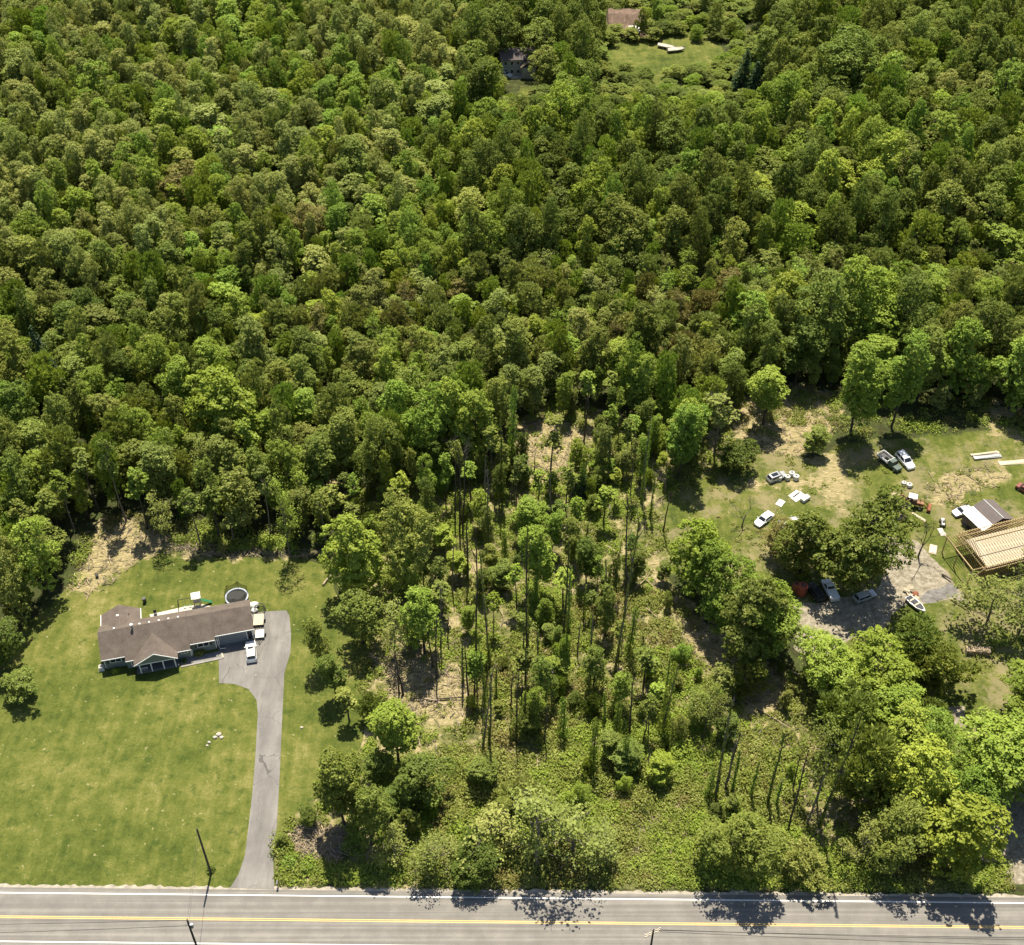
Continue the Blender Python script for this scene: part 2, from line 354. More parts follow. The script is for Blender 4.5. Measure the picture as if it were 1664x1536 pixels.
# ------------------------------------------------------------------ road, shoulders, markings, driveway
def asphalt(name, stops, streak, cracks=0.0):
    m, t, N, L = nmat(name)
    geo = N.new('ShaderNodeNewGeometry'); pos = geo.outputs['Position']
    mp = N.new('ShaderNodeMapping'); mp.inputs['Scale'].default_value = streak; mp.inputs['Rotation'].default_value = (0, 0, R(0.63)); L.new(pos, mp.inputs[0])
    n1 = noise(N, L, 1.0, 4, mp.outputs[0], .6); n2 = noise(N, L, 5, 6, pos, .8); n3 = noise(N, L, .35, 4, pos)
    f = mth(N, L, 'MULTIPLY_ADD', n1, .5, mth(N, L, 'MULTIPLY_ADD', n2, .25, mth(N, L, 'MULTIPLY', n3, .25)))
    c = ramp(N, L, f, stops)
    if cracks:
        vo = N.new('ShaderNodeTexVoronoi'); vo.feature = 'DISTANCE_TO_EDGE'; vo.inputs['Scale'].default_value = .21
        mpv = N.new('ShaderNodeMapping'); mpv.inputs['Scale'].default_value = (1, .62, 1)
        va = N.new('ShaderNodeVectorMath'); va.operation = 'MULTIPLY_ADD'
        nn = N.new('ShaderNodeTexNoise'); nn.inputs['Scale'].default_value = .8; nn.inputs['Detail'].default_value = 5; L.new(pos, nn.inputs[0])
        L.new(nn.outputs['Color'], va.inputs[0]); va.inputs[1].default_value = (1.7, 1.7, 0); L.new(pos, va.inputs[2])
        L.new(va.outputs[0], mpv.inputs[0]); L.new(mpv.outputs[0], vo.inputs['Vector'])
        cr = mth(N, L, 'LESS_THAN', vo.outputs['Distance'], .0042)
        cr = mth(N, L, 'MULTIPLY', cr, mth(N, L, 'MULTIPLY', mth(N, L, 'GREATER_THAN', noise(N, L, .22, 2, pos), .46), cracks))
        c = mixc(N, L, cr, c, (.06, .055, .05))
    p = N.new('ShaderNodeBsdfPrincipled'); L.new(c, p.inputs['Base Color']); p.inputs['Roughness'].default_value = .9
    o = N.new('ShaderNodeOutputMaterial'); L.new(p.outputs[0], o.inputs[0]); return m
ROADM = asphalt('road_asphalt', [(.38, (.122, .113, .102)), (.5, (.168, .156, .140)), (.60, (.230, .213, .188))], (.010, 1.35, 1), .0)
DRIVEM = asphalt('drive_asphalt', [(.35, (.115, .107, .098)), (.5, (.165, .154, .142)), (.66, (.235, .22, .20))], (.5, .12, 1), .7)
SHOULD = solid('shoulder_gravel', (.31, .275, .22), .95, var=.35, scale=.9)
PAINTW = solid('line_white', (.80, .79, .75), .6, var=.06, scale=2)
PAINTY = solid('line_yellow', (.62, .40, .11), .6, var=.12, scale=2)
AN = R(-0.63)
def rp(x, y, z):   # along-road frame, origin (0, 91.9) = centre line
    c_, s_ = math.cos(AN), math.sin(AN); return (x*c_-y*s_, 91.9+x*s_+y*c_, z)
def strip(name, y0, y1, z, mat, L_=400, seg=1, wob=0):
    b = MB(); n = seg
    xs = [-L_+2*L_*i/n for i in range(n+1)]
    e = [(y0+(rnd.uniform(-wob, wob) if wob else 0), y1+(rnd.uniform(-wob, wob) if wob else 0)) for _ in xs]
    for i in range(n):
        b.add([rp(xs[i], e[i][0], z), rp(xs[i+1], e[i+1][0], z), rp(xs[i+1], e[i+1][1], z), rp(xs[i], e[i][1], z)], [(0, 1, 2, 3)])
    return b.build(name, mat)
tag(strip('shoulder', -6.9, 5.35, .006, SHOULD, 300, 900, .22), kind='structure')
tag(strip('road', -5.0, 4.85, .012, ROADM), kind='structure')
for y0, y1, mt in ((3.86, 4.04, PAINTW), (-3.98, -3.80, PAINTW), (.07, .20, PAINTY), (-.20, -.07, PAINTY)):
    tag(strip('road_marking', y0, y1, .018, mt), kind='structure')
def sheet(name, px, z, mat, zray=0):
    b = MB(); pts = [G(a, c_, zray) for a, c_ in px]; b.add([(q.x, q.y, z) for q in pts], [tuple(range(len(pts)))[::-1]])
    o = b.build(name, mat); return o
def smooth_poly(px, it=2):
    for _ in range(it):
        q = []
        for i in range(len(px)):
            a = px[i]; b = px[(i+1) % len(px)]
            q += [(a[0]*.75+b[0]*.25, a[1]*.75+b[1]*.25), (a[0]*.25+b[0]*.75, a[1]*.25+b[1]*.75)]
        px = q
    return px
DRV = [(355, 1042), (356, 1110), (382, 1112), (404, 1120), (417, 1138), (419, 1160), (415, 1230), (410, 1290), (403, 1350), (398, 1390), (388, 1420), (374, 1443), (446, 1446), (444, 1400), (450, 1340), (455, 1250), (458, 1180), (462, 1095), (472, 1060), (473, 1030), (470, 1000), (465, 992), (430, 994), (400, 998), (392, 1010)]
tag(sheet('driveway', DRV, .022, DRIVEM), kind='structure')
tag(sheet('patio', [(243, 999), (300, 986), (330, 982), (360, 990), (300, 1016), (250, 1016)], .03, CONC), kind='structure')

# ------------------------------------------------------------------ ranch house
O = G(157.8, 1028.0, 5.95); HZ = math.atan2(.2384, .9712)
house = thing('ranch_house', 'long single storey ranch house with brown shingle roof beside the driveway', 'house', (O.x, O.y, .45), HZ)
P_ = .65; RZ = 5.5
SEC = [(0, 4.15, 4.3), (4.15, 15.6, 5.1), (15.6, 20.1, 4.3), (20.1, 27.15, 3.72)]
for i, (x0, x1, run) in enumerate(SEC):
    zf = RZ-P_*run; zb = RZ-P_*3.6; dz = (.0, .03, .0, -.03)[i]; g = .012
    b = MB()
    b.slab([(x0+g, 0, RZ+dz), (x0+g, -run, zf+dz), (x1-g, -run, zf+dz), (x1-g, 0, RZ+dz)], .18)
    b.slab([(x0+g, 0, RZ+dz), (x1-g, 0, RZ+dz), (x1-g, 3.6, zb+dz), (x0+g, 3.6, zb+dz)], .18)
    rf = b.build('roof', SHING, house)
    fa = MB().box(((x0+x1)/2, -run-.02, zf-.10+dz), (x1-x0-.03, .12, .16)).build('gutter', TRIM, rf)
    wf = run-.55
    b = MB()
    ztop = zf-.12
    b.hexa([(x0+.3*(i == 0)+.02, -wf, -.45), (x1-.3*(i == 3)-.02, -wf, -.45), (x1-.3*(i == 3)-.02, 3.1, -.45), (x0+.3*(i == 0)+.02, 3.1, -.45)],
           [(x0+.3*(i == 0)+.02, -wf, ztop), (x1-.3*(i == 3)-.02, -wf, ztop), (x1-.3*(i == 3)-.02, 3.1, ztop), (x0+.3*(i == 0)+.02, 3.1, ztop)])
    if i in (0, 3):
        xa, xb = (x0+.3, x0+.5) if i == 0 else (x1-.5, x1-.3)
        lo = [(xa, -wf, ztop), (xb, -wf, ztop), (xb, 3.1, ztop), (xa, 3.1, ztop)]
        b.add([(xa, -wf, ztop), (xa, 3.1, ztop), (xa, 0, RZ-.25), (xb, -wf, ztop), (xb, 3.1, ztop), (xb, 0, RZ-.25)], [(0, 2, 1), (3, 4, 5), (0, 3, 5, 2), (1, 2, 5, 4)])
    b.build('wall', SIDING, house)
def window(x, y, z, w_, h_, parent=house, panes=2, ax=(1, 0), dep=.05):
    """frame proud of the wall, panes as sub-parts; faces -y"""
    b = MB(); t_ = .09
    b.box((x, y-dep, z+h_/2), (w_, .07, t_)).box((x, y-dep, z-h_/2), (w_, .07, t_))
    for k in range(panes+1):
        b.box((x-w_/2+k*w_/panes, y-dep, z), (t_, .072, h_-t_))
    f = b.build('window', TRIM, parent)
    for k in range(panes):
        MB().box((x-w_/2+(k+.5)*w_/panes, y-.02, z), (w_/panes-t_, .03, h_-t_)).build('pane', GLASS, f)
    return f
window(2.35, -3.75, 1.65, 1.9, 1.15)
for xx in (.95, 3.75): MB().box((xx, -3.80, 1.65), (.4, .05, 1.25)).build('shutter', METAL, house)
window(14.35, -4.55, 1.4, 1.1, .9)
window(17.8, -3.75, 1.55, 2.0, 1.2)
for xx in (16.4, 19.2): MB().box((xx, -3.80, 1.6), (.4, .05, 1.25)).build('shutter', METAL, house)
for xx, yy, hh in ((.38, -3.80, 2.4), (4.1, -3.80, 2.4), (5.0, -4.62, 2.0), (15.5, -4.62, 1.95), (20.0, -3.80, 2.4), (20.25, -3.25, 2.7), (26.75, -3.25, 2.7)):
    MB().box((xx, yy-.02, hh/2+.05), (.13, .10, hh)).build('corner_trim', TRIM, house)
# garage
gd = MB(); gd.box((23.15, -3.21, 1.12), (4.9, .06, 2.2))
GDM = solid('garage_door_grey', (.20, .225, .25), .5, var=.04)
gdo = gd.build('garage_door', GDM, house)
b = MB()
for k in range(1, 4): b.box((23.15, -3.255, .02+.55*k), (4.86, .03, .035))
b.build('panel_seam', METAL, gdo)
b = MB().box((20.6, -3.23, 1.15), (.14, .1, 2.3)).box((25.7, -3.23, 1.15), (.14, .1, 2.3)).box((23.15, -3.23, 2.35), (5.24, .1, .14)); b.build('door_frame', TRIM, house)
MB().box((26.25, -3.20, 1.05), (.75, .05, 2.05)).build('side_door', CARB, house)
MB().tube([(20.4, -4.35, 2.55), (20.4, -3.95, 2.2), (20.4, -3.85, .3), (20.6, -4.35, .12), (21.6, -4.4, .1)], .05, 6).build('downspout', TRIM, house)
MB().tube([(15.75, -5.05, 2.05), (15.75, -4.8, 1.8), (15.75, -4.72, .2)], .05, 6).build('downspout', TRIM, house)
# porch
px0, px1, pxc, zr, ze = 5.6, 13.3, 9.45, 4.5, 2.2
yv = -(RZ-zr)/P_; yf = -6.55; ye = -(RZ-ze)/P_
b = MB()
b.slab([(pxc, yv, zr+.06), (px0, ye, ze+.06), (px0, yf, ze+.06), (pxc, yf, zr+.06)], .16)
b.slab([(pxc, yv, zr+.06), (pxc, yf, zr+.06), (px1, yf, ze+.06), (px1, ye, ze+.06)], .16)
pr = b.build('porch_roof', SHING, house)
b = MB()
for xa, xb in ((px0, pxc), (px1, pxc)):
    b.add([(xa, yf-.02, ze-.12), (xa, yf-.02, ze+.07), (xb, yf-.02, zr+.07), (xb, yf-.02, zr-.12), (xa, yf-.1, ze-.12), (xa, yf-.1, ze+.07), (xb, yf-.1, zr+.07), (xb, yf-.1, zr-.12)],
          [(0, 1, 2, 3), (7, 6, 5, 4), (1, 5, 6, 2), (0, 3, 7, 4), (0, 4, 5, 1)])
b.build('fascia', TRIM, pr)
b = MB(); b.add([(px0+.35, -6.3, ze-.12), (px1-.35, -6.3, ze-.12), (pxc, -6.3, zr-.28), (px0+.35, -6.2, ze-.12), (px1-.35, -6.2, ze-.12), (pxc, -6.2, zr-.28)], [(0, 1, 2), (5, 4, 3), (0, 3, 4, 1), (1, 4, 5, 2), (2, 5, 3, 0)])
b.build('gable', SIDING, house)
MB().box((pxc, -6.27, ze-.2), (7.3, .16, .2)).build('porch_beam', TRIM, house)
for xx in (6.5, 8.45, 10.55, 12.6):
    MB().box((xx, -6.27, .85), (.19, .19, 2.35)).build('column', TRIM, house)
MB().box((pxc, -5.45, -.2), (7.4, 1.75, .45)).build('porch_floor', solid('porch_grey', (.11, .11, .11), .8), house)
MB().box((pxc-.9, -4.6, 1.05), (.95, .08, 2.0)).build('front_door', CARB, house)
window(pxc+1.6, -4.55, 1.3, 1.6, 1.0)
b = MB()
for xx in np.arange(6.5, 7.7, .3): b.box((xx, -6.27, .55), (.04, .04, .8))
b.box((7.1, -6.27, .95), (1.3, .06, .06)); b.build('railing', TRIM, house)
# back wing
b = MB(); wr, we = 4.7, 2.75
b.slab([(3.65, 1.2, wr), (0.1, 3.0, we), (0.1, 6.6, we), (3.65, 6.6, wr)][::-1], .16)
b.slab([(3.65, 1.2, wr), (3.65, 6.6, wr), (7.2, 6.6, we), (7.2, 3.0, we)][::-1], .16)
br = b.build('roof', SHING, house)
MB().box((.06, 4.9, we-.06), (.1, 3.4, .18)).build('gutter', TRIM, br); MB().box((7.24, 4.9, we-.06), (.1, 3.4, .18)).build('gutter', TRIM, br)
b = MB(); b.box((3.65, 4.6, 1.1), (6.5, 3.4, 3.0)); b.add([(.4, 6.3, 2.6), (6.9, 6.3, 2.6), (3.65, 6.3, 4.4)], [(0, 1, 2)]); b.build('wall', SIDING, house)
# roof furniture
for xx in (2.9, 7.4, 9.1, 10.8, 12.5, 14.2): MB().box((xx, .35, RZ-.12), (.28, .28, .22)).build('roof_vent', TRIM, house)
ch = MB().tube([(6.1, -.35, RZ-.5), (6.1, -.35, RZ+.75)], .17, 10).build('flue_pipe', GALV, house); MB().tube([(6.1, -.35, RZ+.75), (6.1, -.35, RZ+.95)], .27, 10).build('flue_cap', TRIM, ch)
MB().box((3.4, 4.0, wr-.1), (.4, .4, .3)).build('roof_vent', TRIM, house)
MB().tube([(5.3, 4.6, 3.4), (5.3, 4.6, 4.2)], .06, 6).build('vent_pipe', METAL, house)
def HL(x, y, z=0):
    c_, s_ = math.cos(HZ), math.sin(HZ); return Vector((O.x+x*c_-y*s_, O.y+x*s_+y*c_, z))
# walkway with pale edge
b = MB(); pts = [HL(13.4, -6.35), HL(20.6, -6.1), HL(20.6, -4.4), HL(13.4, -4.6)]; b.add([(q.x, q.y, .035) for q in pts], [(0, 1, 2, 3)]); tag(b.build('walkway', solid('walk_grey', (.17, .165, .16), .9)), kind='structure')
b = MB(); q0 = HL(13.4, -6.47); q1 = HL(20.9, -6.22); b.bar((q0.x, q0.y, .12), (q1.x, q1.y, .12), .26)
q2 = HL(20.75, -5.2); b.bar((q1.x, q1.y, .12), (q2.x, q2.y, .12), .34)
tag(b.build('walkway_kerb', CONC), 'pale concrete kerb along the front walk between lawn and house', 'kerb')
q = HL(-.45, -3.6); ac = thing('air_conditioner', 'small pale outdoor unit at the left end of the ranch house', 'air conditioner', (q.x, q.y, 0), HZ)
MB().box((0, 0, .45), (.8, .8, .9)).build('casing', PLASW, ac); MB().tube([(0, 0, .9), (0, 0, .93)], .3, 12).build('fan_grille', METAL, ac); MB().box((0, 0, .03), (1, 1, .06)).build('pad', CONC, ac)

# ------------------------------------------------------------------ vehicles (x forward)
def wheel(parent, x, y, r=.35, w_=.24):
    t_ = MB().tube([(x, y-w_/2, r), (x, y+w_/2, r)], r, 14).build('wheel', TYRE, parent)
    MB().tube([(x, y-w_/2-.012, r), (x, y+w_/2+.012, r)], r*.58, 10).build('rim', GALV, t_)
def vehicle(name, label, cat, loc, rz, kind, mat, L_=4.7, W=1.85, H=1.5, group=None, roofmat=None, sunroof=False):
    t_ = thing(name, label, cat, loc, rz, group); h = L_/2; hw = W/2
    P = {'suv': dict(belt=1.02, hood=.98, x0=-h+.12, x1=h*.42, t0=-h+.45, t1=h*.14, tail=1.0),
         'sedan': dict(belt=.92, hood=.86, x0=-h+.75, x1=h*.44, t0=-h*.42, t1=h*.12, tail=.92),
         'wagon': dict(belt=.90, hood=.84, x0=-h+.1, x1=h*.46, t0=-h+.5, t1=h*.16, tail=.9),
         'pickup': dict(belt=1.12, hood=1.08, x0=-h*.12, x1=h*.5, t0=-h*.02, t1=h*.26, tail=1.1)}[kind]
    gc = .24; bt = P['belt']
    st = [(-h, .62, .9), (-h+.06, .93, .96), (-h+.3, 1, 1.0)]
    def ring(x, top, k):
        y = hw*k; return [(x, -y*.94, gc), (x, y*.94, gc), (x, y, gc+.22), (x, y, top-.16), (x, y*.93, top), (x, -y*.93, top), (x, -y, top-.16), (x, -y, gc+.22)]
    rear = P['tail'] if kind != 'pickup' else bt
    rings = [ring(-h, rear-.22, .88), ring(-h+.1, rear-.03, .97), ring(-h*.6, bt if kind != 'sedan' else P['tail'], 1), ring(P['x0'], bt, 1), ring(P['x1']-.1, bt, 1), ring(P['x1']+.15, P['hood'], 1), ring(h*.78, P['hood']-.08, .98), ring(h-.12, P['hood']-.2, .9), ring(h, P['hood']-.34, .8)]
    xs_ = [r[0][0] for r in rings]; rings = [r for _, r in sorted(zip(xs_, rings), key=lambda a: a[0])]
    body = MB().loft(rings).build('body', mat, t_)
    wb = hw*.93; wt = hw*.76
    lo = [(P['x0'], -wb, bt-.02), (P['x1'], -wb, bt-.02), (P['x1'], wb, bt-.02), (P['x0'], wb, bt-.02)]
    hi = [(P['t0'], -wt, H-.05), (P['t1'], -wt, H-.05), (P['t1'], wt, H-.05), (P['t0'], wt, H-.05)]
    MB().hexa(lo, hi).build('cabin', mat, t_)
    e = .12
    MB().loft([[(P['t0']-.08, -wt*.93, H-.07), (P['t0']-.08, wt*.93, H-.07), (P['t0']-.02, wt*.9, H-.02), (P['t0']-.02, -wt*.9, H-.02)],
               [(P['t0']+.3, -wt*1.02, H-.07), (P['t0']+.3, wt*1.02, H-.07), (P['t0']+.3, wt*.93, H), (P['t0']+.3, -wt*.93, H)],
               [(P['t1']-.2, -wt*1.02, H-.07), (P['t1']-.2, wt*1.02, H-.07), (P['t1']-.2, wt*.93, H), (P['t1']-.2, -wt*.93, H)],
               [(P['t1']+.05, -wt*.95, H-.08), (P['t1']+.05, wt*.95, H-.08), (P['t1'], wt*.9, H-.03), (P['t1'], -wt*.9, H-.03)]]).build('roof', roofmat or mat, t_)
    def pane(nm, a, b_, c_, d_, u0, u1, v0, v1, off):
        a, b_, c_, d_ = map(Vector, (a, b_, c_, d_))
        def q(u, v): return (a*(1-u)+b_*u)*(1-v)+(d_*(1-u)+c_*u)*v
        pts = [q(u0, v0), q(u1, v0), q(u1, v1), q(u0, v1)]; n = (pts[1]-pts[0]).cross(pts[3]-pts[0]).normalized()
        if n.dot(Vector(off)) < 0: n = -n; pts = pts[::-1]
        MB().slab([p_+n*.015 for p_ in pts], .02).build(nm, GLASS, t_)
    pane('windscreen', lo[1], lo[2], hi[2], hi[1], .06, .94, .08, .9, (1, 0, 0))
    pane('rear_window', lo[0], lo[3], hi[3], hi[0], .08, .92, .15, .88, (-1, 0, 0))
    for sgn, (a, b_, c_, d_) in ((-1, (lo[0], lo[1], hi[1], hi[0])), (1, (lo[3], lo[2], hi[2], hi[3]))):
        pane('side_window', a, b_, c_, d_, .06, .48, .14, .86, (0, sgn, 0)); pane('side_window', a, b_, c_, d_, .52, .92, .14, .86, (0, sgn, 0))
        MB().box((P['x1']-.25, sgn*(hw+.09), bt+.03), (.14, .2, .13)).build('mirror', mat, t_)
        MB().box((h-.12, sgn*hw*.66, P['hood']-.3), (.16, .34, .13)).build('headlight', GALV, t_)
        MB().box((-h+.05, sgn*hw*.76, rear-.28), (.1, .24, .2)).build('tail_light', CARR, t_)
    if sunroof: MB().box(((P['t0']+P['t1'])/2, 0, H+.006), (.9*(P['t1']-P['t0'])*.8, wt*1.3, .02)).build('sunroof', GLASS, t_)
    for x in (-h*.62, h*.62):
        for y in (-hw+.1, hw-.1): wheel(t_, x, y, .34 if kind not in ('suv', 'pickup') else .38)
    return t_
g_ = G(408.9, 1062, 0)
suv = vehicle('parked_car', 'white sport utility car parked on the driveway facing the garage', 'car', (g_.x, g_.y, .022), math.atan2(4.7, -1.0), 'suv', CARW, 4.75, 1.9, 1.72)
MB().box((-.1, 0, 1.735), (.5, 1.0, .015)).build('sunroof', GLASS, suv)
b = MB(); b.bar((-1.7, -.62, 1.80), (.3, -.62, 1.80), .04).bar((-1.7, .62, 1.80), (.3, .62, 1.80), .04); b.build('roof_rail', METAL, suv)

def atpx(x, y): return G(x, y, 0)
def heading(x0, y0, x1, y1):
    a = G(x0, y0); b_ = G(x1, y1); return math.atan2(b_.y-a.y, b_.x-a.x)
g_ = atpx(1241, 847); vehicle('parked_car', 'white four door sedan standing in the grass left of the big oak', 'car', g_, heading(1257, 832, 1225, 857), 'sedan', CARW, 4.9, 1.85, 1.42, roofmat=CARW)
g_ = atpx(1262, 778); vehicle('parked_car', 'pale hatchback with dark glass roof standing behind white containers', 'car', g_, heading(1243, 781, 1277, 768), 'wagon', CARS, 4.6, 1.85, 1.5, sunroof=True)
g_ = atpx(1470, 752); vehicle('pickup_truck', 'white pickup truck parked beside the old green flatbed', 'pickup truck', g_, heading(1462, 738, 1483, 762), 'suv', CARW, 5.2, 2.0, 1.75)
g_ = atpx(1405, 972); vehicle('parked_car', 'silver station wagon parked alone in the shade below the big oak', 'car', g_, heading(1390, 978, 1422, 966), 'wagon', CARS, 4.7, 1.8, 1.5)
g_ = atpx(1324, 965); vehicle('parked_car', 'black car with open tailgate in tree shade, left of white truck', 'car', g_, heading(1330, 975, 1308, 945), 'suv', CARB, 4.7, 1.9, 1.65)
g_ = atpx(1348, 962); vehicle('parked_car', 'battered white pickup in tree shade between black car and silver wagon', 'pickup truck', g_, heading(1352, 972, 1336, 942), 'pickup', CARW, 5.3, 1.95, 1.75)
g_ = atpx(1563, 834); vehicle('parked_car', 'light grey car half hidden by the white roofed shed', 'car', g_, heading(1574, 829, 1553, 836), 'sedan', CARS, 4.4, 1.8, 1.4)
g_ = atpx(1668, 800); vehicle('parked_car', 'rust red car at the right edge of the grassy yard', 'car', g_, heading(1662, 795, 1680, 805), 'sedan', CARR, 4.6, 1.8, 1.4)
g_ = G(821, 124); vehicle('parked_car', 'small white car on the pale forecourt of the distant grey house', 'car', g_, R(-30), 'suv', CARW, 4.6, 1.9, 1.6)
# old flatbed truck
g_ = atpx(1446, 756); ft = thing('flatbed_truck', 'old dark green flatbed truck with white rails left of the white pickup', 'truck', g_, heading(1430, 742, 1462, 768))
MB().box((-1.6, 0, .85), (3.2, 2.1, .12)).build('bed', METAL, ft)
b = MB()
for y in (-1.02, 1.02): b.box((-1.6, y, 1.35), (3.2, .09, .2)).box((-1.6, y, 1.08), (3.2, .07, .08))
b.box((-3.18, 0, 1.35), (.09, 2.1, .2)).box((-.02, 0, 1.4), (.1, 2.1, .6)); b.build('rail', WHITE, ft)
MB().loft([[(.1, -.9, .5), (.1, .9, .5), (.1, .9, 1.2), (.1, .75, 1.85), (.1, -.75, 1.85), (.1, -.9, 1.2)], [(1.3, -.9, .5), (1.3, .9, .5), (1.3, .9, 1.2), (1.1, .72, 1.85), (1.1, -.72, 1.85), (1.3, -.9, 1.2)]]).build('cab', CARG, ft)
MB().loft([[(1.3, -.85, .5), (1.3, .85, .5), (1.3, .85, 1.12), (1.3, -.85, 1.12)], [(2.7, -.8, .5), (2.7, .8, .5), (2.65, .75, 1.0), (2.65, -.75, 1.0)]]).build('bonnet', CARG, ft)
MB().slab([(1.37, -.7, 1.25), (1.37, .7, 1.25), (1.17, .66, 1.75), (1.17, -.66, 1.75)], .03).build('windscreen', GLASS, ft)
MB().tube([(-1.2, -.2, .95), (-1.2, .2, .95)], .42, 12).build('spare_wheel', TYRE, ft)
for x in (-2.2, 2.0):
    for y in (-.9, .9): wheel(ft, x, y, .4)
# box van under the trees
g_ = atpx(1288, 862); bv = thing('cargo_trailer', 'blue grey box trailer mostly hidden under the dark tree near the sedan', 'trailer', g_, heading(1250, 862, 1310, 852))
MB().loft([[(-3, -1.1, .6), (-3, 1.1, .6), (-3, 1.1, 2.4), (-3, -1.1, 2.4)], [(-2.6, -1.15, .45), (-2.6, 1.15, .45), (-2.6, 1.15, 2.7), (-2.6, -1.15, 2.7)], [(3, -1.15, .45), (3, 1.15, .45), (3, 1.15, 2.7), (3, -1.15, 2.7)]]).build('body', BLUEV, bv)
MB().box((-.2, 0, 2.73), (5, 1.9, .05)).build('roof_skin', GALV, bv)
for y in (-1.05, 1.05): wheel(bv, -.4, y, .36); wheel(bv, .5, y, .36)
# tractor loader
g_ = atpx(1482, 822); tr = thing('backhoe_loader', 'rusty orange backhoe tractor with white canopy beside the broken trunk', 'tractor', g_, R(-20))
MB().loft([[(-.9, -.5, .7), (-.9, .5, .7), (-.9, .5, 1.2), (-.9, -.5, 1.2)], [(.6, -.45, .7), (.6, .45, .7), (.6, .45, 1.5), (.6, -.45, 1.5)], [(2.1, -.38, .7), (2.1, .38, .7), (2.1, .38, 1.35), (2.1, -.38, 1.35)]]).build('chassis', TRACT, tr)
cn = MB().box((-.3, 0, 2.65), (1.7, 1.5, .1)).build('canopy', WHITE, tr); b = MB()
for x in (-1.0, .45):
    for y in (-.65, .65): b.bar((x, y, 1.0), (x, y, 2.6), .09)
b.build('canopy_post', METAL, tr)
for y in (-.85, .85): wheel(tr, -.7, y, .75, .42); wheel(tr, 1.5, y, .45, .3)
b = MB(); b.tube([(-1.1, 0, 1.0), (-2.3, 0, 2.3), (-3.4, .1, 1.5), (-3.6, .1, .5)], [.2, .18, .14, .12], 6).box((-3.6, .1, .35), (.7, .6, .6), 0, 0, .4); b.build('digger_arm', TRACT, tr)
b = MB()
for y in (-.55, .55): b.tube([(.6, y, 1.5), (2.0, y, 1.5), (3.1, y, .6)], .1, 6)
b.box((3.3, 0, .5), (.6, 2.1, .65), 0, 0, .3); b.build('front_bucket', RUST, tr)
MB().box((-.4, 0, 1.35), (.5, .5, .5)).build('seat', METAL, tr)
MB().tube([(1.3, .2, 1.3), (1.3, .2, 2.2)], .06, 6).build('exhaust_pipe', METAL, tr)

# utility trailers and yard clutter by the garage
def trailer(label, px, py, rz, L_, W, deckm, side):
    g = atpx(px, py); t_ = thing('utility_trailer', label, 'trailer', (g.x, g.y, .022), rz, 'trailers parked along the garage wall')
    MB().box((0, 0, .55), (L_, W, .08)).build('deck', deckm, t_)
    b = MB()
    for y in (-W/2-.03, W/2+.03):
        b.box((0, y, .56), (L_+.1, .06, .12)); b.box((0, y, .56+side), (L_+.1, .05, .05))
        for x in np.linspace(-L_/2, L_/2, 4): b.box((x, y, .56+side/2), (.05, .05, side))
    b.box((-L_/2-.03, 0, .56), (.06, W, .12)); b.build('frame', METAL, t_)
    for y in (-W/2-.18, W/2+.18): wheel(t_, -.2, y, .34, .2); MB().box((-.2, y, .74), (.9, .24, .05)).build('mudguard', METAL, t_)
    b = MB(); b.bar((L_/2, -W*.35, .5), (L_/2+1.1, 0, .48), .08).bar((L_/2, W*.35, .5), (L_/2+1.1, 0, .48), .08).bar((L_/2+1.1, 0, .05), (L_/2+1.1, 0, .7), .07); b.build('hitch', METAL, t_)
trailer('utility trailer with broad tan wooden deck beside the garage wall', 421, 1010, R(-84), 2.7, 1.9, TANW, .3)
trailer('shorter trailer with pale deck parked nearest the white car', 423, 1033, R(-84), 1.9, 1.6, PLASW, .3)
g_ = atpx(423, 992); hr = thing('hay_ring', 'black metal bar ring feeder lying at the corner of the garage', 'feeder', (g_.x, g_.y, .03), 0)
b = MB(); n = 20
for z in (.1, .9): b.tube([(1.0*math.cos(2*math.pi*i/n), 1.0*math.sin(2*math.pi*i/n), z) for i in range(n+1)], .05, 5, False)
b.build('hoop', METAL, hr); b = MB()
for i in range(n): a = 2*math.pi*i/n; b.bar((math.cos(a), math.sin(a), .1), (.75*math.cos(a), .75*math.sin(a), 1.15), .045)
b.build('upright_bar', METAL, hr)
g_ = atpx(413, 986); b = MB().blob((g_.x, g_.y, .4), (1.0, .9, .5), 3).blob((g_.x+.3, g_.y-1.2, .3), (.7, .7, .4), 5)
tag(b.build('tarp_heap', PLASW, None, True), 'crumpled pale tarpaulin heap behind the garage corner', 'tarpaulin')

# trampoline
g_ = G(384.4, 969.5, .9); tp = thing('trampoline', 'round trampoline with pale rim and black safety net behind the house', 'trampoline', (g_.x, g_.y, 0))
MB().tube([(0, 0, .88), (0, 0, .91)], 1.9, 28).build('mat', NET, tp)
b = MB(); n = 28; ro, ri = 2.2, 1.92; vs = []
for z in (.86, .93):
    for r_ in (ri, ro): vs += [(r_*math.cos(2*math.pi*i/n), r_*math.sin(2*math.pi*i/n), z) for i in range(n)]
fs = []
for i in range(n):
    j = (i+1) % n
    fs += [(2*n+i, 3*n+i, 3*n+j, 2*n+j), (i, j, n+j, n+i), (n+i, n+j, 3*n+j, 3*n+i), (i, 2*n+i, 2*n+j, j)]
b.add(vs, fs); b.build('rim_pad', BLUEP if False else solid('rim_pale', (.50, .56, .66), .5), tp)
for i in range(6):
    a = 2*math.pi*(i+.5)/6; x, y = 2.2*math.cos(a), 2.2*math.sin(a)
    MB().tube([(x, y, 0), (x, y, 2.9)], .035, 6).build('net_pole', METAL, tp)
nm_, t, N, L = nmat('net_mesh')
tc = N.new('ShaderNodeTexCoord'); sep = N.new('ShaderNodeSeparateXYZ'); L.new(tc.outputs['Object'], sep.inputs[0])
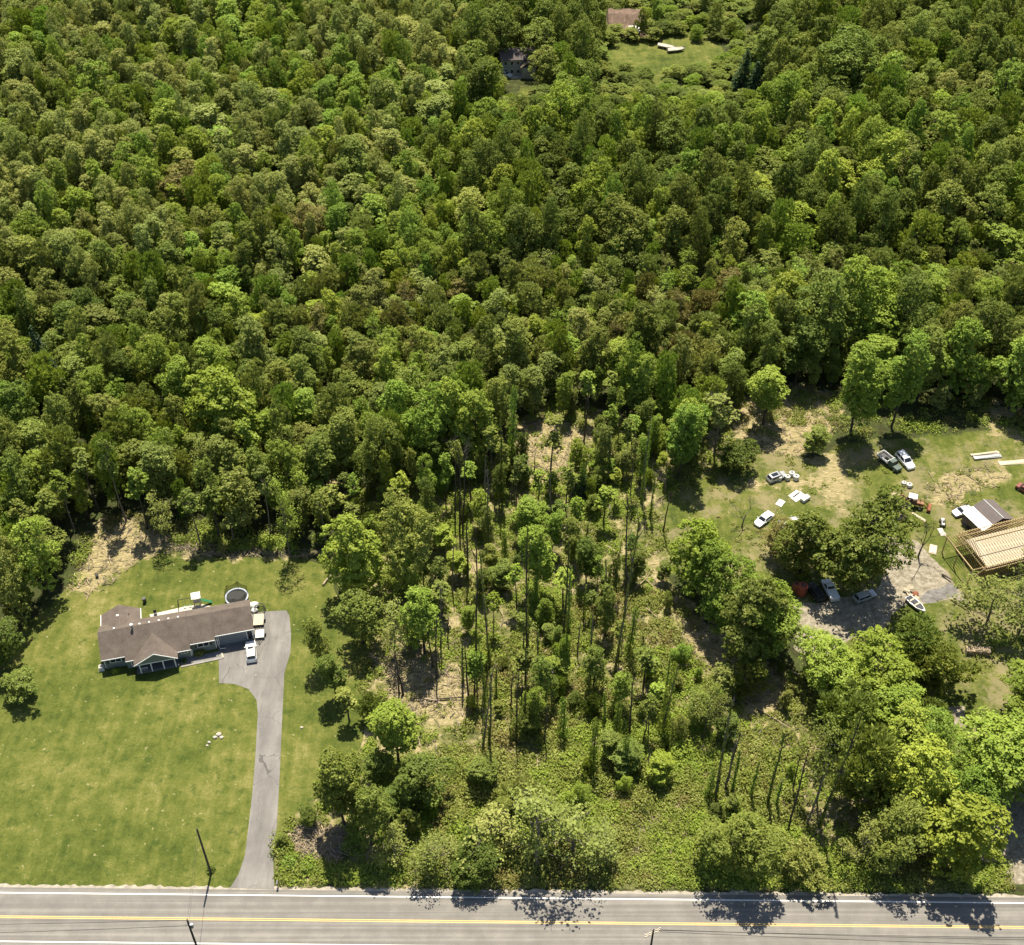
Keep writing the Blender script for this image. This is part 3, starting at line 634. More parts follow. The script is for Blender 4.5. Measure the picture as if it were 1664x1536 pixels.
df = N.new('ShaderNodeBsdfDiffuse'); df.inputs[0].default_value = (.02, .022, .02, 1); tp_ = N.new('ShaderNodeBsdfTransparent')
mx = N.new('ShaderNodeMixShader'); mx.inputs[0].default_value = .45; L.new(tp_.outputs[0], mx.inputs[1]); L.new(df.outputs[0], mx.inputs[2])
o = N.new('ShaderNodeOutputMaterial'); L.new(mx.outputs[0], o.inputs[0])
b = MB(); vs = []; K = 36
for k in range(K):
    a = 2*math.pi*k/K; u = (k/K*6-.5) % 1; sag = 1-4*u*(1-u)
    r_ = 2.2*(1-.06*(1-sag)); vs += [(r_*math.cos(a), r_*math.sin(a), .95), (r_*math.cos(a), r_*math.sin(a), 2.25+.6*sag)]
b.add(vs, [(2*k, 2*((k+1) % K), 2*((k+1) % K)+1, 2*k+1) for k in range(K)]); b.build('safety_net', nm_, tp)
# play set
g_ = G(323, 980, 0); ps = thing('play_set', 'wooden swing set with white roofed tower and green slide behind the house', 'play set', (g_.x, g_.y-.6, 0), HZ)
b = MB()
for x in (-.6, .6):
    for y in (-.6, .6): b.box((x, y, 1.5), (.12, .12, 3.0))
b.box((0, 0, 1.4), (1.3, 1.3, .1)); b.build('tower', TANW, ps)
b = MB(); b.slab([(-.85, -.85, 2.8), (0.85, -.85, 2.8), (.85, 0, 3.25), (-.85, 0, 3.25)], .05).slab([(-.85, 0, 3.25), (.85, 0, 3.25), (.85, .85, 2.8), (-.85, .85, 2.8)], .05); b.build('canopy', WHITE, ps)
b = MB(); b.bar((-.6, 0, 2.4), (-3.4, 0, 2.4), .13).bar((-3.4, -.05, 2.4), (-3.6, -1.1, 0), .12).bar((-3.4, .05, 2.4), (-3.6, 1.1, 0), .12); b.build('swing_beam', METAL, ps)
for x in (-1.4, -2.4):
    s_ = MB().box((x, 0, .5), (.45, .2, .05)).build('swing_seat', PLAYG, ps); MB().bar((x-.2, 0, .5), (x-.2, 0, 2.4), .025).bar((x+.2, 0, .5), (x+.2, 0, 2.4), .025).build('chain', METAL, s_)
MB().slab([(.65, .3, 1.5), (.65, -.3, 1.5), (2.6, -.3, .2), (2.6, .3, .2)][::-1], .08).build('slide', PLAYG, ps)
# patio chairs, barrel, rocks, mailbox, vents
for px_, py_, lb in ((253, 999, 'dark metal patio chair at the left end of the back patio'),):
    g = G(px_, py_); t_ = thing('patio_chair', lb, 'chair', (g.x, g.y, .03), .4)
    MB().box((0, 0, .45), (.55, .55, .06)).build('seat', METAL, t_); MB().box((0, .27, .75), (.55, .05, .6)).build('backrest', METAL, t_)
    for x in (-.24, .24):
        for y in (-.24, .24): MB().bar((x, y, 0), (x, y, .45), .05).build('leg', METAL, t_)
g_ = G(235.5, 979); t_ = thing('burn_barrel', 'black upright barrel standing alone on the lawn behind the house', 'barrel', g_)
MB().tube([(0, 0, 0), (0, 0, .5), (0, 0, 1.15)], [.34, .36, .34], 14).build('drum', CARB, t_); MB().tube([(0, 0, 1.15), (0, 0, 1.2)], .37, 14).build('lid', METAL, t_)
g_ = G(158, 938); t_ = thing('burn_barrel', 'small dark bucket standing on the bare straw bank behind the lawn', 'bucket', g_)
MB().tube([(0, 0, 0), (0, 0, .6)], [.28, .34], 10).build('drum', CARB, t_)
for i, (px_, py_, r_) in enumerate(((350, 1199, .42), (356, 1194, .5), (360, 1199, .38), (340, 1207, .33), (337, 1212, .25), (416, 1098, .2), (490, 1183, .3))):
    g = G(px_, py_); lb = ['pale boulder at left of the small rock ring on the front lawn', 'largest pale boulder topping the rock ring on the front lawn', 'boulder at the right of the rock ring on the front lawn', 'flat stone just below left of the rock ring', 'small stone farthest below left of the rock ring', 'tiny stone at the driveway bend', 'flat stone in the grass right of the driveway'][i]
    tag(MB().blob((g.x, g.y, r_*.35), (r_, r_*.8, r_*.55), i+5).build('boulder', STONE), lb, 'rock', 'stones on the front lawn')
g_ = G(452, 1441); mb = thing('mailbox', 'black roadside mailbox on a post at the driveway mouth', 'mailbox', g_, R(90))
MB().box((0, 0, .55), (.1, .1, 1.1)).build('post', POLEW, mb); b = MB()
pr_ = [(-.15, 0), (.15, 0), (.15, .2), (.08, .3), (-.08, .3), (-.15, .2)]
b.loft([[(-.35, y, 1.1+z) for y, z in pr_], [(.35, y, 1.1+z) for y, z in pr_]]); b.build('box', CARB, mb)
MB().box((0, .17, 1.35), (.12, .02, .18)).build('flag', CARR, mb)

# ------------------------------------------------------------------ utility poles and wires
def upole(label, base, H_, arms, rz=0, trans=False):
    t_ = thing('utility_pole', label, 'utility pole', base, rz, 'utility poles along the road')
    MB().tube([(0, 0, 0), (0, 0, H_*.5), (0, 0, H_)], [.19, .165, .13], 10).build('shaft', POLEW, t_)
    for dz, l_ in arms:
        a = MB().box((0, .16, H_-dz), (l_, .1, .13)).build('crossarm', TANW, t_)
        for x in (-l_*.45, -l_*.2, l_*.2, l_*.45): MB().tube([(x, .16, H_-dz+.07), (x, .16, H_-dz+.3)], [.05, .07], 6).build('insulator', PLASW, a)
    if trans: MB().tube([(.33, 0, H_-2.4), (.33, 0, H_-1.5)], .22, 10).build('transformer', GALV, t_); MB().bar((-.5, 0, H_-1.3), (.6, 0, H_-1.0), .08).build('bracket', GALV, t_)
    return t_
p1 = G(343, 1420); upole('dark leaning looking utility pole on the lawn left of the driveway', p1, 13.0, [], 0)
t2 = G(304, 1495, 11.5); p2 = Vector((t2.x, t2.y, 0)); upole('pole with transformer on the near roadside below the lawn pole', p2, 11.5, [], R(20), True)
t3 = G(1062, 1511, 11.5); p3 = Vector((t3.x, t3.y, 0)); upole('pole with two wooden crossarms at the bottom edge of the road', p3, 11.5, [(.9, 2.6), (1.5, 2.6)], R(25))
def wire(label, a, b_, sag=.6, r_=.014):
    pts = []
    for i in range(13):
        u = i/12; q = a.lerp(b_, u); pts.append((q.x, q.y, q.z-sag*4*u*(1-u)))
    tag(MB().tube(pts, r_, 4).build('power_line', METAL if r_ < .02 else NET), label, 'wire')
wire('upper thin wire from the lawn pole across the road to the transformer pole', p1+Vector((0, 0, 12.7)), p2+Vector((0, 0, 11.3)), .3)
wire('lower thin wire from the lawn pole across the road to the transformer pole', p1+Vector((0, 0, 11.6)), p2+Vector((0, 0, 10.2)), .3)
wire('topmost wire leading left from the transformer pole over the road', p2+Vector((0, 0, 11.4)), Vector((-140, 85.5, 11.6)), 1.0, .035)
wire('lower wire leading left from the transformer pole over the road', p2+Vector((0, 0, 9.8)), Vector((-140, 84.0, 10.0)), 1.0, .035)
wire('upper wire leading right from the crossarm pole over the road', p3+Vector((0, 0, 11.4)), Vector((130, 83.5, 11.4)), 1.0, .035)
wire('middle wire leading right from the crossarm pole over the road', p3+Vector((1.1, .4, 10.7)), Vector((131, 83.1, 10.7)), 1.0, .035)
wire('lowest wire leading right from the crossarm pole over the road', p3+Vector((1.1, .4, 10.1)), Vector((131, 82.0, 10.0)), 1.0, .035)

# ------------------------------------------------------------------ right yard: shed, lumber frame, clutter
ra = G(1598, 811.5, 4.3); rb = G(1631, 842, 4.3); d = (rb-ra); L1 = d.length; rz = math.atan2(d.y, d.x)
sh = thing('shed', 'shed with brown roof and broad white metal panels on its lower slope', 'shed', (ra.x, ra.y, 0), rz)
# local x along ridge; -y or +y side toward lower-left of the picture
ea = G(1563, 832, 2.7)-ra; loc = Matrix.Rotation(-rz, 3, 'Z') @ Vector((ea.x, ea.y, 0)); wl_ = loc.y; sg = 1 if wl_ > 0 else -1; wl_ = abs(wl_)
def sq(x, y, z): return (x, y*sg, z)
dzs = 4.3-2.7; ym = wl_*.52
b = MB(); pts = [sq(0, 0, 4.3), sq(L1, 0, 4.3), sq(L1, ym, 4.3-dzs*.52), sq(0, ym, 4.3-dzs*.52)]; pts = pts if sg > 0 else pts[::-1]; b.slab(pts, .1); b.build('roof', SHINGD, sh)
b = MB(); pts = [sq(.1, ym, 4.34-dzs*.52), sq(L1+.1, ym, 4.34-dzs*.52), sq(L1+.1, wl_, 2.74), sq(.1, wl_, 2.74)]; pts = pts if sg > 0 else pts[::-1]; b.slab(pts, .08); b.build('white_roof_panel', WHITE, sh)
b = MB(); pts = [sq(0, 0, 4.3), sq(0, -3.0, 2.9), sq(L1+.2, -3.0, 2.9), sq(L1+.2, 0, 4.3)]; pts = pts if sg > 0 else pts[::-1]; b.slab(pts, .1); b.build('roof', SHINGD, sh)
MB().bar(sq(0, 0, 4.36), sq(L1, 0, 4.36), .14).build('ridge_cap', TRIM, sh)
b = MB(); ys = sorted((-2.7*sg, (wl_-.3)*sg)); b.box((L1/2, sum(ys)/2, 1.3), (L1-.5, ys[1]-ys[0], 2.6)); b.build('wall', SHINGD, sh)
MB().box(sq(L1/2, wl_-.28, 1.1), (2.0, .06, 2.1)).build('door', CARB, sh)

fa_ = G(1586, 879, 6.4); fb_ = G(1642, 865, 6.4); d = fb_-fa_; rz = math.atan2(d.y, d.x)
fr = thing('timber_frame_building', 'unfinished building of bare yellow lumber studs and rafters below the shed', 'building', (fa_.x, fa_.y, 0), rz)
FL, HWB, HWF, ZE, ZR = 15.0, 4.6, 4.8, 4.1, 6.4
b = MB()
for i in range(26): x = i*FL/25; b.bar((x, 0, ZR), (x, HWB+.3, ZE-.1), .075)
b.build('back_rafters', LUMBER, fr); b = MB()
for i in range(2, 26): x = i*FL/25; b.bar((x, 0, ZR), (x, -HWF-.3, ZE-.1), .075)
b.build('front_rafters', LUMBER, fr)
MB().box((FL/2, 0, ZR-.05), (FL, .08, .3)).build('ridge_beam', LUMBER, fr)
b = MB()
for y in (-HWF, HWB):
    b.box((FL/2, y, ZE-.1), (FL, .14, .12)).box((FL/2, y, 2.85), (FL, .14, .28)).box((FL/2, y, .1), (FL, .14, .12))
    for i in range(38): x = i*FL/37; b.box((x, y, 1.5), (.05, .12, 2.7)).box((x, y, 3.5), (.05, .12, 1.1))
for y in np.linspace(-HWF, HWB, 22):
    top = ZR-(ZR-ZE)*abs(y)/HWB-.15; b.box((0, y, 1.5), (.12, .05, 2.7)); b.box((0, y, (3+top)/2), (.12, .05, max(.1, top-3)))
    b.box((FL, y, 1.5), (.12, .05, 2.7))
b.box((0, 0, 2.85), (.14, HWF+HWB, .28)).box((0, 0, ZE-.1), (.14, HWF+HWB, .12)); b.build('wall_studs', LUMBER, fr)
MB().box((FL*.5, -.5, 3.03), (FL*.92, HWF+HWB-1.6, .05)).build('deck', OSB, fr)
b = MB()
for x, y in ((-3.2, -HWF), (-3.2, HWB-.5), (-3.2, 0)): b.box((x, y, 2.1), (.18, .18, 4.2))
b.box((-3.2, 0, 4.2), (.16, HWF+HWB, .25))
for i in range(7): x = -3.2+i*.53; b.bar((x, HWB-.2, 4.35), (x, 1.0, 4.9), .07)
b.bar((-3.2, -HWF, 4.2), (0, -HWF, 4.1), .16).bar((-3.2, HWB-.5, 4.2), (0, HWB-.5, 4.1), .16).bar((-3.2, -HWF, .8), (-3.2, -1.5, 4.1), .12).bar((-3.2, -HWF, 1.2), (0, -HWF, 3.9), .12); b.build('porch_frame', LUMBER, fr)

def drum(px_, py_, label, r_=.55, h_=1.0, mat=PLASW, group=None, cat='container', nm='storage_drum'):
    g = G(px_, py_); t_ = thing(nm, label, cat, g, rnd.uniform(0, 3), group)
    MB().loft([[(r_*k*math.cos(2*math.pi*i/12), r_*k*math.sin(2*math.pi*i/12), z) for i in range(12)] for z, k in ((0, .95), (.08, 1), (h_*.5, .97), (h_*.9, 1), (h_, .8))]).build('tank', mat, t_)
    MB().tube([(0, 0, h_), (0, 0, h_+.07)], r_*.4, 8).build('cap', METAL, t_)
gd_ = 'white containers in the grass beside the hatchback'
drum(1265.5, 780, 'white round container nearest the hatchback, standing slightly apart', .6, 1.1, PLASW, gd_)
drum(1279, 779, 'white container in the middle of the row beside the hatchback', .6, 1.0, PLASW, gd_)
drum(1286, 773, 'white container behind the others at the end of the row', .6, 1.0, PLASW, gd_)
drum(1293, 779, 'dark sided white topped container at the right end of the row', .65, 1.1, PLASW, gd_)
drum(1468, 788, 'small white container left of the pair above the backhoe', .5, .8, PLASW, 'white containers above the backhoe')
drum(1477, 791, 'larger white container right of the pair above the backhoe', .6, .8, PLASW, 'white containers above the backhoe')
drum(1302, 965, 'dark red upright tank in the shade left of the black car', 1.0, 2.6, RED, None, 'tank', 'upright_tank')
drum(1292, 960, 'orange topped rusty drum beside the dark red tank', .7, 2.0, RUST, None, 'drum')
def board(px_, py_, w_, h_, rz_, label, mat=PLASW, t__=.12, group='pale boards lying about the yard'):
    g = G(px_, py_); b = MB(); b.box((g.x, g.y, t__/2+.02), (w_, h_, t__), rz_, .03, .02); b.box((g.x+.03, g.y+.04, t__+.05), (w_*.9, h_*.85, .04), rz_+.05)
    tag(b.build('board_stack', mat), label, 'boards', group)
board(1268, 818, 1.4, 1.9, R(-35), 'single white sheet lying in the grass above the sedan')
board(1291, 804, 1.2, 2.6, R(-50), 'uppermost of three white sheets in the grass')
board(1297, 808, 1.6, 3.0, R(-50), 'widest of three white sheets in the grass')
board(1308, 813, 1.0, 2.0, R(-50), 'white sheet leaning on the small dark box', PLASW, .8)
board(1604, 744, 6.2, .9, R(8), 'long pale lumber stack in the grass above the shed', GALV, .35)
board(1600, 738, 6.5, .5, R(9), 'long thin plank behind the pale lumber stack', TANW, .2)
board(1493, 841, 3.2, .5, R(-48), 'narrow pale plank right of the broken trunk', TANW, .1)
board(1645, 752, 6, 1.2, R(6), 'straw coloured strip of planks at the right yard edge', TANW, .06)
board(1516, 893, 1.4, 2.4, R(-20), 'pale pink sheet lying under the bare tree', solid('pink_sheet', (.55, .42, .34), .8), .08)
board(1530, 865, 1.1, 2.0, R(10), 'white sheet in the grass below the quad bike', CONC, .08)
g_ = G(1531, 852); qb = thing('quad_bike', 'white quad bike standing in the grass left of the shed', 'quad bike', g_, R(80))
MB().loft([[(-.9, -.3, .5), (-.9, .3, .5), (-.9, .25, .85), (-.9, -.25, .85)], [(0, -.25, .5), (0, .25, .5), (0, .2, .95), (0, -.2, .95)], [(.9, -.35, .5), (.9, .35, .5), (.9, .3, .85), (.9, -.3, .85)]]).build('body', WHITE, qb)
MB().box((-.25, 0, .95), (.7, .35, .12)).build('seat', CARB, qb); MB().bar((.35, -.4, 1.1), (.35, .4, 1.1), .05).build('handlebar', METAL, qb)
for x in (-.65, .65):
    for y in (-.45, .45): wheel(qb, x, y, .3, .25)
# boat and scrap near the dark gravel
g_ = G(1487, 985); bo = thing('boat', 'small white hulled open boat with dark inside below the scrap heap', 'boat', g_, R(-58))
hull = []
for x, wd, z0 in ((-2.1, .75, .1), (-.8, .9, 0), (.8, .8, .05), (1.7, .45, .2), (2.3, .06, .45)):
    hull.append([(x, -wd, .8+.1*(x > 1)), (x, -wd*.55, z0), (x, wd*.55, z0), (x, wd, .8+.1*(x > 1))])
MB().loft(hull).build('hull', WHITE, bo)
MB().add([(-2.0, -.62, .86), (.8, -.66, .86), (1.8, -.3, .92), (1.8, .3, .92), (.8, .66, .86), (-2.0, .62, .86)], [(0, 1, 2, 3, 4, 5)]).build('inside', CARB, bo)
for x in (-1.0, .3): MB().box((x, 0, .9), (.3, 1.35, .05)).build('bench', TANW, bo)
b = MB(); sc_ = [(1476, 966), (1480, 972), (1484, 968), (1472, 962), (1488, 975), (1478, 960)]
for i, (a, c_) in enumerate(sc_):
    g = G(a, c_); b.box((g.x, g.y, .25+.12*i), (rnd.uniform(.7, 1.7), rnd.uniform(.4, 1.2), .12), rnd.uniform(0, 3), rnd.uniform(-.4, .4), rnd.uniform(-.4, .4))
tag(b.build('scrap_heap', OSB), 'heap of pale broken boards beside the dark gravel', 'scrap heap')
g_ = G(1486, 968); b = MB().blob((g_.x, g_.y, .5), (.7, .6, .5), 4); tag(b.build('scrap_heap', RUST), 'rust red lump of scrap on the board heap', 'scrap')
tag(sheet('gravel_patch', smooth_poly([(1494, 972), (1510, 958), (1528, 957), (1545, 945), (1559, 962), (1545, 972), (1530, 974), (1514, 981), (1500, 979)], 1), .01, solid('dark_gravel', (.15, .14, .13), .95, var=.5, scale=.8)), kind='structure')
# wood pile
g_ = G(1588, 1062); wp = thing('wood_pile', 'stack of split firewood between the airy tree and the big right trees', 'wood pile', g_, R(-5))
b = MB()
for k in range(4):
    for i in range(12): b.tube([(-2+i*.36+rnd.uniform(-.05, .05), -.6, .18+k*.3), (-2+i*.36, .6, .18+k*.3)], .16, 6)
for i in range(30): x, y = rnd.uniform(-2, 2.2), rnd.uniform(-.7, .7); b.bar((x, y, 1.35), (x+rnd.uniform(-.5, .5), y+rnd.uniform(-.5, .5), 1.4), .14)
b.build('log_stack', DEADW, wp)

# ------------------------------------------------------------------ far house, shed and field things
g_ = G(842, 123); fh = thing('far_house', 'distant two storey grey house with dark roof among the far trees', 'house', g_, R(4))
MB().box((0, 3.5, 2.8), (11, 7, 5.6)).build('wall', solid('far_siding', (.36, .36, .36), .8), fh)
b = MB(); b.slab([(-5.8, -.6, 5.5), (5.8, -.6, 5.5), (5.8, 3.5, 7.8), (-5.8, 3.5, 7.8)], .2).slab([(-5.8, 3.5, 7.8), (5.8, 3.5, 7.8), (5.8, 7.6, 5.5), (-5.8, 7.6, 5.5)], .2); b.build('roof', SHINGD, fh)
b = MB(); b.slab([(.6, -2.6, 3.6), (3.2, -2.6, 5.6), (3.2, 1.5, 5.9), (.6, 1, 3.6)], .15).slab([(3.2, -2.6, 5.6), (5.8, -2.6, 3.6), (5.8, 1, 3.6), (3.2, 1.5, 5.9)], .15); b.build('roof', SHING, fh)
MB().box((3.2, -1.1, 1.8), (4.4, 2.4, 3.5)).build('garage', solid('far_garage', (.38, .36, .34), .8), fh)
for x in (-4, -2, 0): window(x, 0, 4.2, 1.0, 1.2, fh, 1); window(x, 0, 1.5, 1.0, 1.2, fh, 1)
tag(sheet('forecourt', [(806, 122), (872, 122), (872, 128), (806, 128)], .012, CONC), kind='structure')
g_ = G(1032, 62); t_ = thing('far_shed', 'small white roofed hut beside the distant brown bank', 'shed', g_, R(5))
MB().box((0, 1.5, 1.2), (3.2, 3, 2.4)).build('wall', CARB, t_); MB().slab([(-1.9, -.3, 2.4), (1.9, -.3, 2.4), (1.9, 3.3, 2.9), (-1.9, 3.3, 2.9)], .15).build('roof', WHITE, t_)
b = MB(); g0 = G(985, 60); g1 = G(1055, 58)
n = 14; rows = []
for j, (yo, z) in enumerate(((0, 0), (2.5, 1.6), (5, 2.2), (9, 4.2), (12, 4.6), (16, 0))):
    rows.append([(g0.x+(g1.x-g0.x)*i/n, g0.y+yo+rnd.uniform(-.5, .5), max(0, z*(1 if 0 < i < n else .1)+rnd.uniform(-.3, .3)) if z else 0) for i in range(n+1)])
for j in range(5):
    for i in range(n): b.add([rows[j][i], rows[j][i+1], rows[j+1][i+1], rows[j+1][i]], [(0, 1, 2, 3)])
tag(b.build('earth_bank', solid('bank_earth', (.15, .10, .07), .95, var=.45, scale=.5)), kind='structure')
for i, (a, c_, rz_) in enumerate(((1083, 79, -25), (1098, 84, 15))):
    g = G(a, c_); t_ = thing('parked_boat' if i else 'parked_boat', ['left white boat under cover on the distant field', 'right white boat under cover on the distant field'][i], 'boat', g, R(rz_))
    MB().loft([[(x, -wd, 1.0), (x, -wd*.5, .3), (x, wd*.5, .3), (x, wd, 1.0), (x, 0, 1.5)] for x, wd in ((-3, .9), (0, 1.1), (2, .8), (3.2, .1))]).build('hull', CONC, t_)
    for y in (-.8, .8): wheel(t_, -.8, y, .35)

# ------------------------------------------------------------------ trees
def orient(pos_, nrm, size, asp, rg):
    """quads (n,4,3) at pos_ facing nrm"""
    n = len(pos_); nrm = nrm/np.linalg.norm(nrm, axis=1, keepdims=True)
    r_ = rg.normal(size=(n, 3)); a = np.cross(nrm, r_); a /= np.linalg.norm(a, axis=1, keepdims=True); b_ = np.cross(nrm, a)
    s = size.reshape(-1, 1); u = a*s*asp; v = b_*s
    # slightly pointed leaf clumps instead of squares
    return np.stack([pos_-v*.55, pos_+u*.5+v*.05, pos_+v*.6, pos_-u*.45-v*.02], 1)
def sph(n, rg, up=0.0):
    d_ = rg.normal(size=(n, 3)); d_ /= np.linalg.norm(d_, axis=1, keepdims=True)
    d_[:, 2] = np.where((d_[:, 2] < -.2) & (rg.random(n) < up), -d_[:, 2], d_[:, 2]); return d_
def make_tree(seed, H_, W, cb=.3, lobes=13, sub=20, per=11, leaf=.55, style='round', trunk_r=.24, gap=.0):
    rg = np.random.default_rng(seed); q = random.Random(seed)
    cz = H_*(cb+(1-cb)*.5); ch_ = H_*(1-cb)/2; cr = W/2
    L_ = []; tries = 0
    while len(L_) < lobes and tries < 2000:
        tries += 1
        d_ = sph(1, rg)[0]; k = rg.uniform(.35, .80)
        if style == 'narrow': k = rg.uniform(.15, .7)
        r_ = cr*rg.uniform(.27, .46)*(1.15 if style == 'narrow' else 1)
        c_ = np.array([d_[0]*cr*k, d_[1]*cr*k, cz+d_[2]*ch_*min(.85, k+.12)])
        # wider in the middle third, tapering to the top
        sk = 1+.28*math.sin(math.atan2(d_[1], d_[0])*2+seed*1.7)+.15*math.sin(math.atan2(d_[1], d_[0])*3+seed); c_[0] *= sk; c_[1] *= sk; c_[2] += ch_*.22*math.sin(math.atan2(d_[1], d_[0])+seed*2.1)*(d_[2] > 0)
        if all(np.linalg.norm((c_-o_[0])/np.array([1, 1, 1.1])) > .62*max(r_, o_[1]) for o_ in L_): L_.append((c_, r_))
    L_.append((np.array([0, 0, H_-cr*.42]), cr*.42))
    quads = []
    for c_, r_ in L_:
        ns = max(6, int(sub*1.08*(r_/(cr*.38))**2))
        d_ = sph(ns, rg, .65); sc = c_+d_*r_*np.array([1, 1, .85])*rg.uniform(.7, 1.05, (ns, 1))
        if style == 'airy': sc = c_+d_*r_*rg.uniform(.2, 1.25, (ns, 1))
        for s_, dd in zip(sc, d_):
            # skip clumps buried inside another lobe
            if style != 'airy' and any(np.linalg.norm(s_-o_[0]) < o_[1]*.62 for o_ in L_): continue
            if s_[2] < H_*cb*.8: continue
            npp = max(4, int(per*rg.uniform(.6, 1.4))); sr = r_*rg.uniform(.17, .33) if style != 'airy' else r_*rg.uniform(.2, .5)
            e = sph(npp, rg, .5); p_ = s_+e*sr*rg.uniform(.5, 1.05, (npp, 1))*np.array([1.1, 1.1, .7])
            nn = e*.5+dd*.35+np.array([0, .15, .65])*1.0+rg.normal(size=(npp, 3))*.42
            if style == 'spiky':
                nn = rg.normal(size=(npp, 3)); dirv = dd*.9+np.array([0, 0, .55])+rg.normal(size=(npp, 3))*.4
                dirv /= np.linalg.norm(dirv, axis=1, keepdims=True); sd_ = np.cross(dirv, nn); sd_ /= np.linalg.norm(sd_, axis=1, keepdims=True)
                ln = leaf*rg.uniform(.7, 1.6, (npp, 1)); wd = leaf*rg.uniform(.16, .28, (npp, 1))
                quads.append(np.stack([p_-dirv*ln*.5, p_+sd_*wd, p_+dirv*ln*.5, p_-sd_*wd], 1)); continue
            quads.append(orient(p_, nn, leaf*rg.uniform(.55, 1.25, npp), rg.uniform(.6, 1.0, (npp, 1)), rg))
    Q = np.concatenate(quads); Q[:, :, 2] = np.maximum(Q[:, :, 2], .05)
    crown = quadmesh('crown', Q, [LEAF['mid']])
    b = MB(); bend = [(0, 0, -.2)]
    x = y = 0
    for k in range(1, 6):
        x += q.uniform(-.16, .16); y += q.uniform(-.16, .16); bend.append((x, y, H_*.84*k/5))
    b.tube(bend, [trunk_r*1.25, trunk_r, trunk_r*.85, trunk_r*.65, trunk_r*.42, trunk_r*.15], 7)
    for c_, r_ in L_[:-1]:
        zt = max(H_*.18, min(H_*.75, c_[2]-np.hypot(c_[0], c_[1])*1.0)); k = min(4.9, zt/(H_*.84)*5); i = int(k); f_ = k-i
        s0 = Vector(bend[i]).lerp(Vector(bend[i+1]), f_); e_ = Vector(c_); m_ = s0.lerp(e_, .5)+Vector((q.uniform(-.3, .3), q.uniform(-.3, .3), -.25))
        b.tube([s0, m_, e_], [trunk_r*.42, trunk_r*.26, trunk_r*.1], 5)
        if style in ('airy', 'bare'):
            for _ in range(5):
                d2 = Vector(sph(1, rg, 1)[0])*r_*1.15; b.tube([m_.lerp(e_, q.uniform(.2, 1)), e_+d2], [trunk_r*.13, .015], 4)
    tm = bpy.data.meshes.new('trunk'); tm.from_pydata(b.v, [], b.f); tm.update(); tm.materials.append(BARK if style != 'airy' else BARKP)
    return crown, tm, H_, W
def make_conifer(seed, H_, W):
    rg = np.random.default_rng(seed); quads = []
    for k in range(26):
        z = H_*(.1+.88*k/25); r_ = W/2*(1-k/26)**.8+.15; n = max(5, int(26*r_/(W/2)))
        for a in rg.uniform(0, 2*math.pi, n):
            t_ = rg.uniform(.2, 1, 7); p_ = np.stack([np.cos(a)*r_*t_, np.sin(a)*r_*t_, z-.35*t_*r_+rg.normal(size=7)*.12], 1)
            nn = np.tile([math.cos(a)*.4, math.sin(a)*.4, 1.], (7, 1))+rg.normal(size=(7, 3))*.35
            quads.append(orient(p_, nn, np.full(7, .5)*rg.uniform(.6, 1.2, 7), .7, rg))
    crown = quadmesh('crown', np.concatenate(quads), [LEAF['conifer']]); b = MB().tube([(0, 0, -.2), (0, 0, H_*.5), (0, 0, H_*.97)], [.25, .15, .03], 7)
    tm = bpy.data.meshes.new('trunk'); tm.from_pydata(b.v, [], b.f); tm.update(); tm.materials.append(BARK); return crown, tm, H_, W
VAR = {
 'round1': make_tree(1, 16, 11, .05, 24, 34, 17, .38),
 'round2': make_tree(2, 16, 11, .08, 28, 32, 16, .36),
 'round3': make_tree(3, 16, 11, .04, 21, 38, 17, .42),
 'narrow1': make_tree(4, 18, 8, .08, 22, 30, 15, .36, 'narrow', .2),
 'narrow2': make_tree(5, 18, 8, .16, 19, 30, 15, .38, 'narrow', .2),
 'spiky1': make_tree(6, 13, 9, .05, 19, 30, 13, .62, 'spiky', .16),
 'spiky2': make_tree(7, 13, 9, .04, 22, 28, 13, .56, 'spiky', .16),
 'airy1': make_tree(8, 14, 10, .16, 13, 20, 7, .36, 'airy', .17),
 'airy2': make_tree(9, 15, 9, .22, 11, 20, 7, .34, 'airy', .15),
 'ragged1': make_tree(14, 16, 10, .10, 17, 30, 15, .38),
 'ragged2': make_tree(15, 15, 10, .06, 14, 34, 15, .40),
 'ragged3': make_tree(16, 17, 9, .12, 16, 28, 15, .38, 'narrow'),
 'slender1': make_tree(10, 19, 6, .55, 8, 18, 9, .42, 'airy', .17),
 'slender2': make_tree(12, 18, 5, .42, 9, 18, 9, .42, 'narrow', .17),
 'conifer1': make_conifer(13, 14, 7),
}
SPEC = {'deep': 'dark green', 'mid': 'mid green', 'bright': 'fresh bright green', 'yellow': 'yellow green', 'pale': 'pale silvery green', 'olive': 'olive green', 'bronze': 'bronze brown', 'conifer': 'blackish green'}
FORM = {'round': 'broad crowned tree', 'narrow': 'tall narrow crowned tree', 'spiky': 'feathery young tree', 'ragged': 'uneven crowned tree', 'airy': 'thin leaved open tree', 'slender': 'slender tree on a long bare trunk', 'conifer': 'pointed conifer'}
NAME = {'ragged': 'broadleaf_tree', 'round': 'broadleaf_tree', 'narrow': 'broadleaf_tree', 'spiky': 'young_tree', 'airy': 'sparse_tree', 'slender': 'slender_tree', 'conifer': 'conifer_tree'}
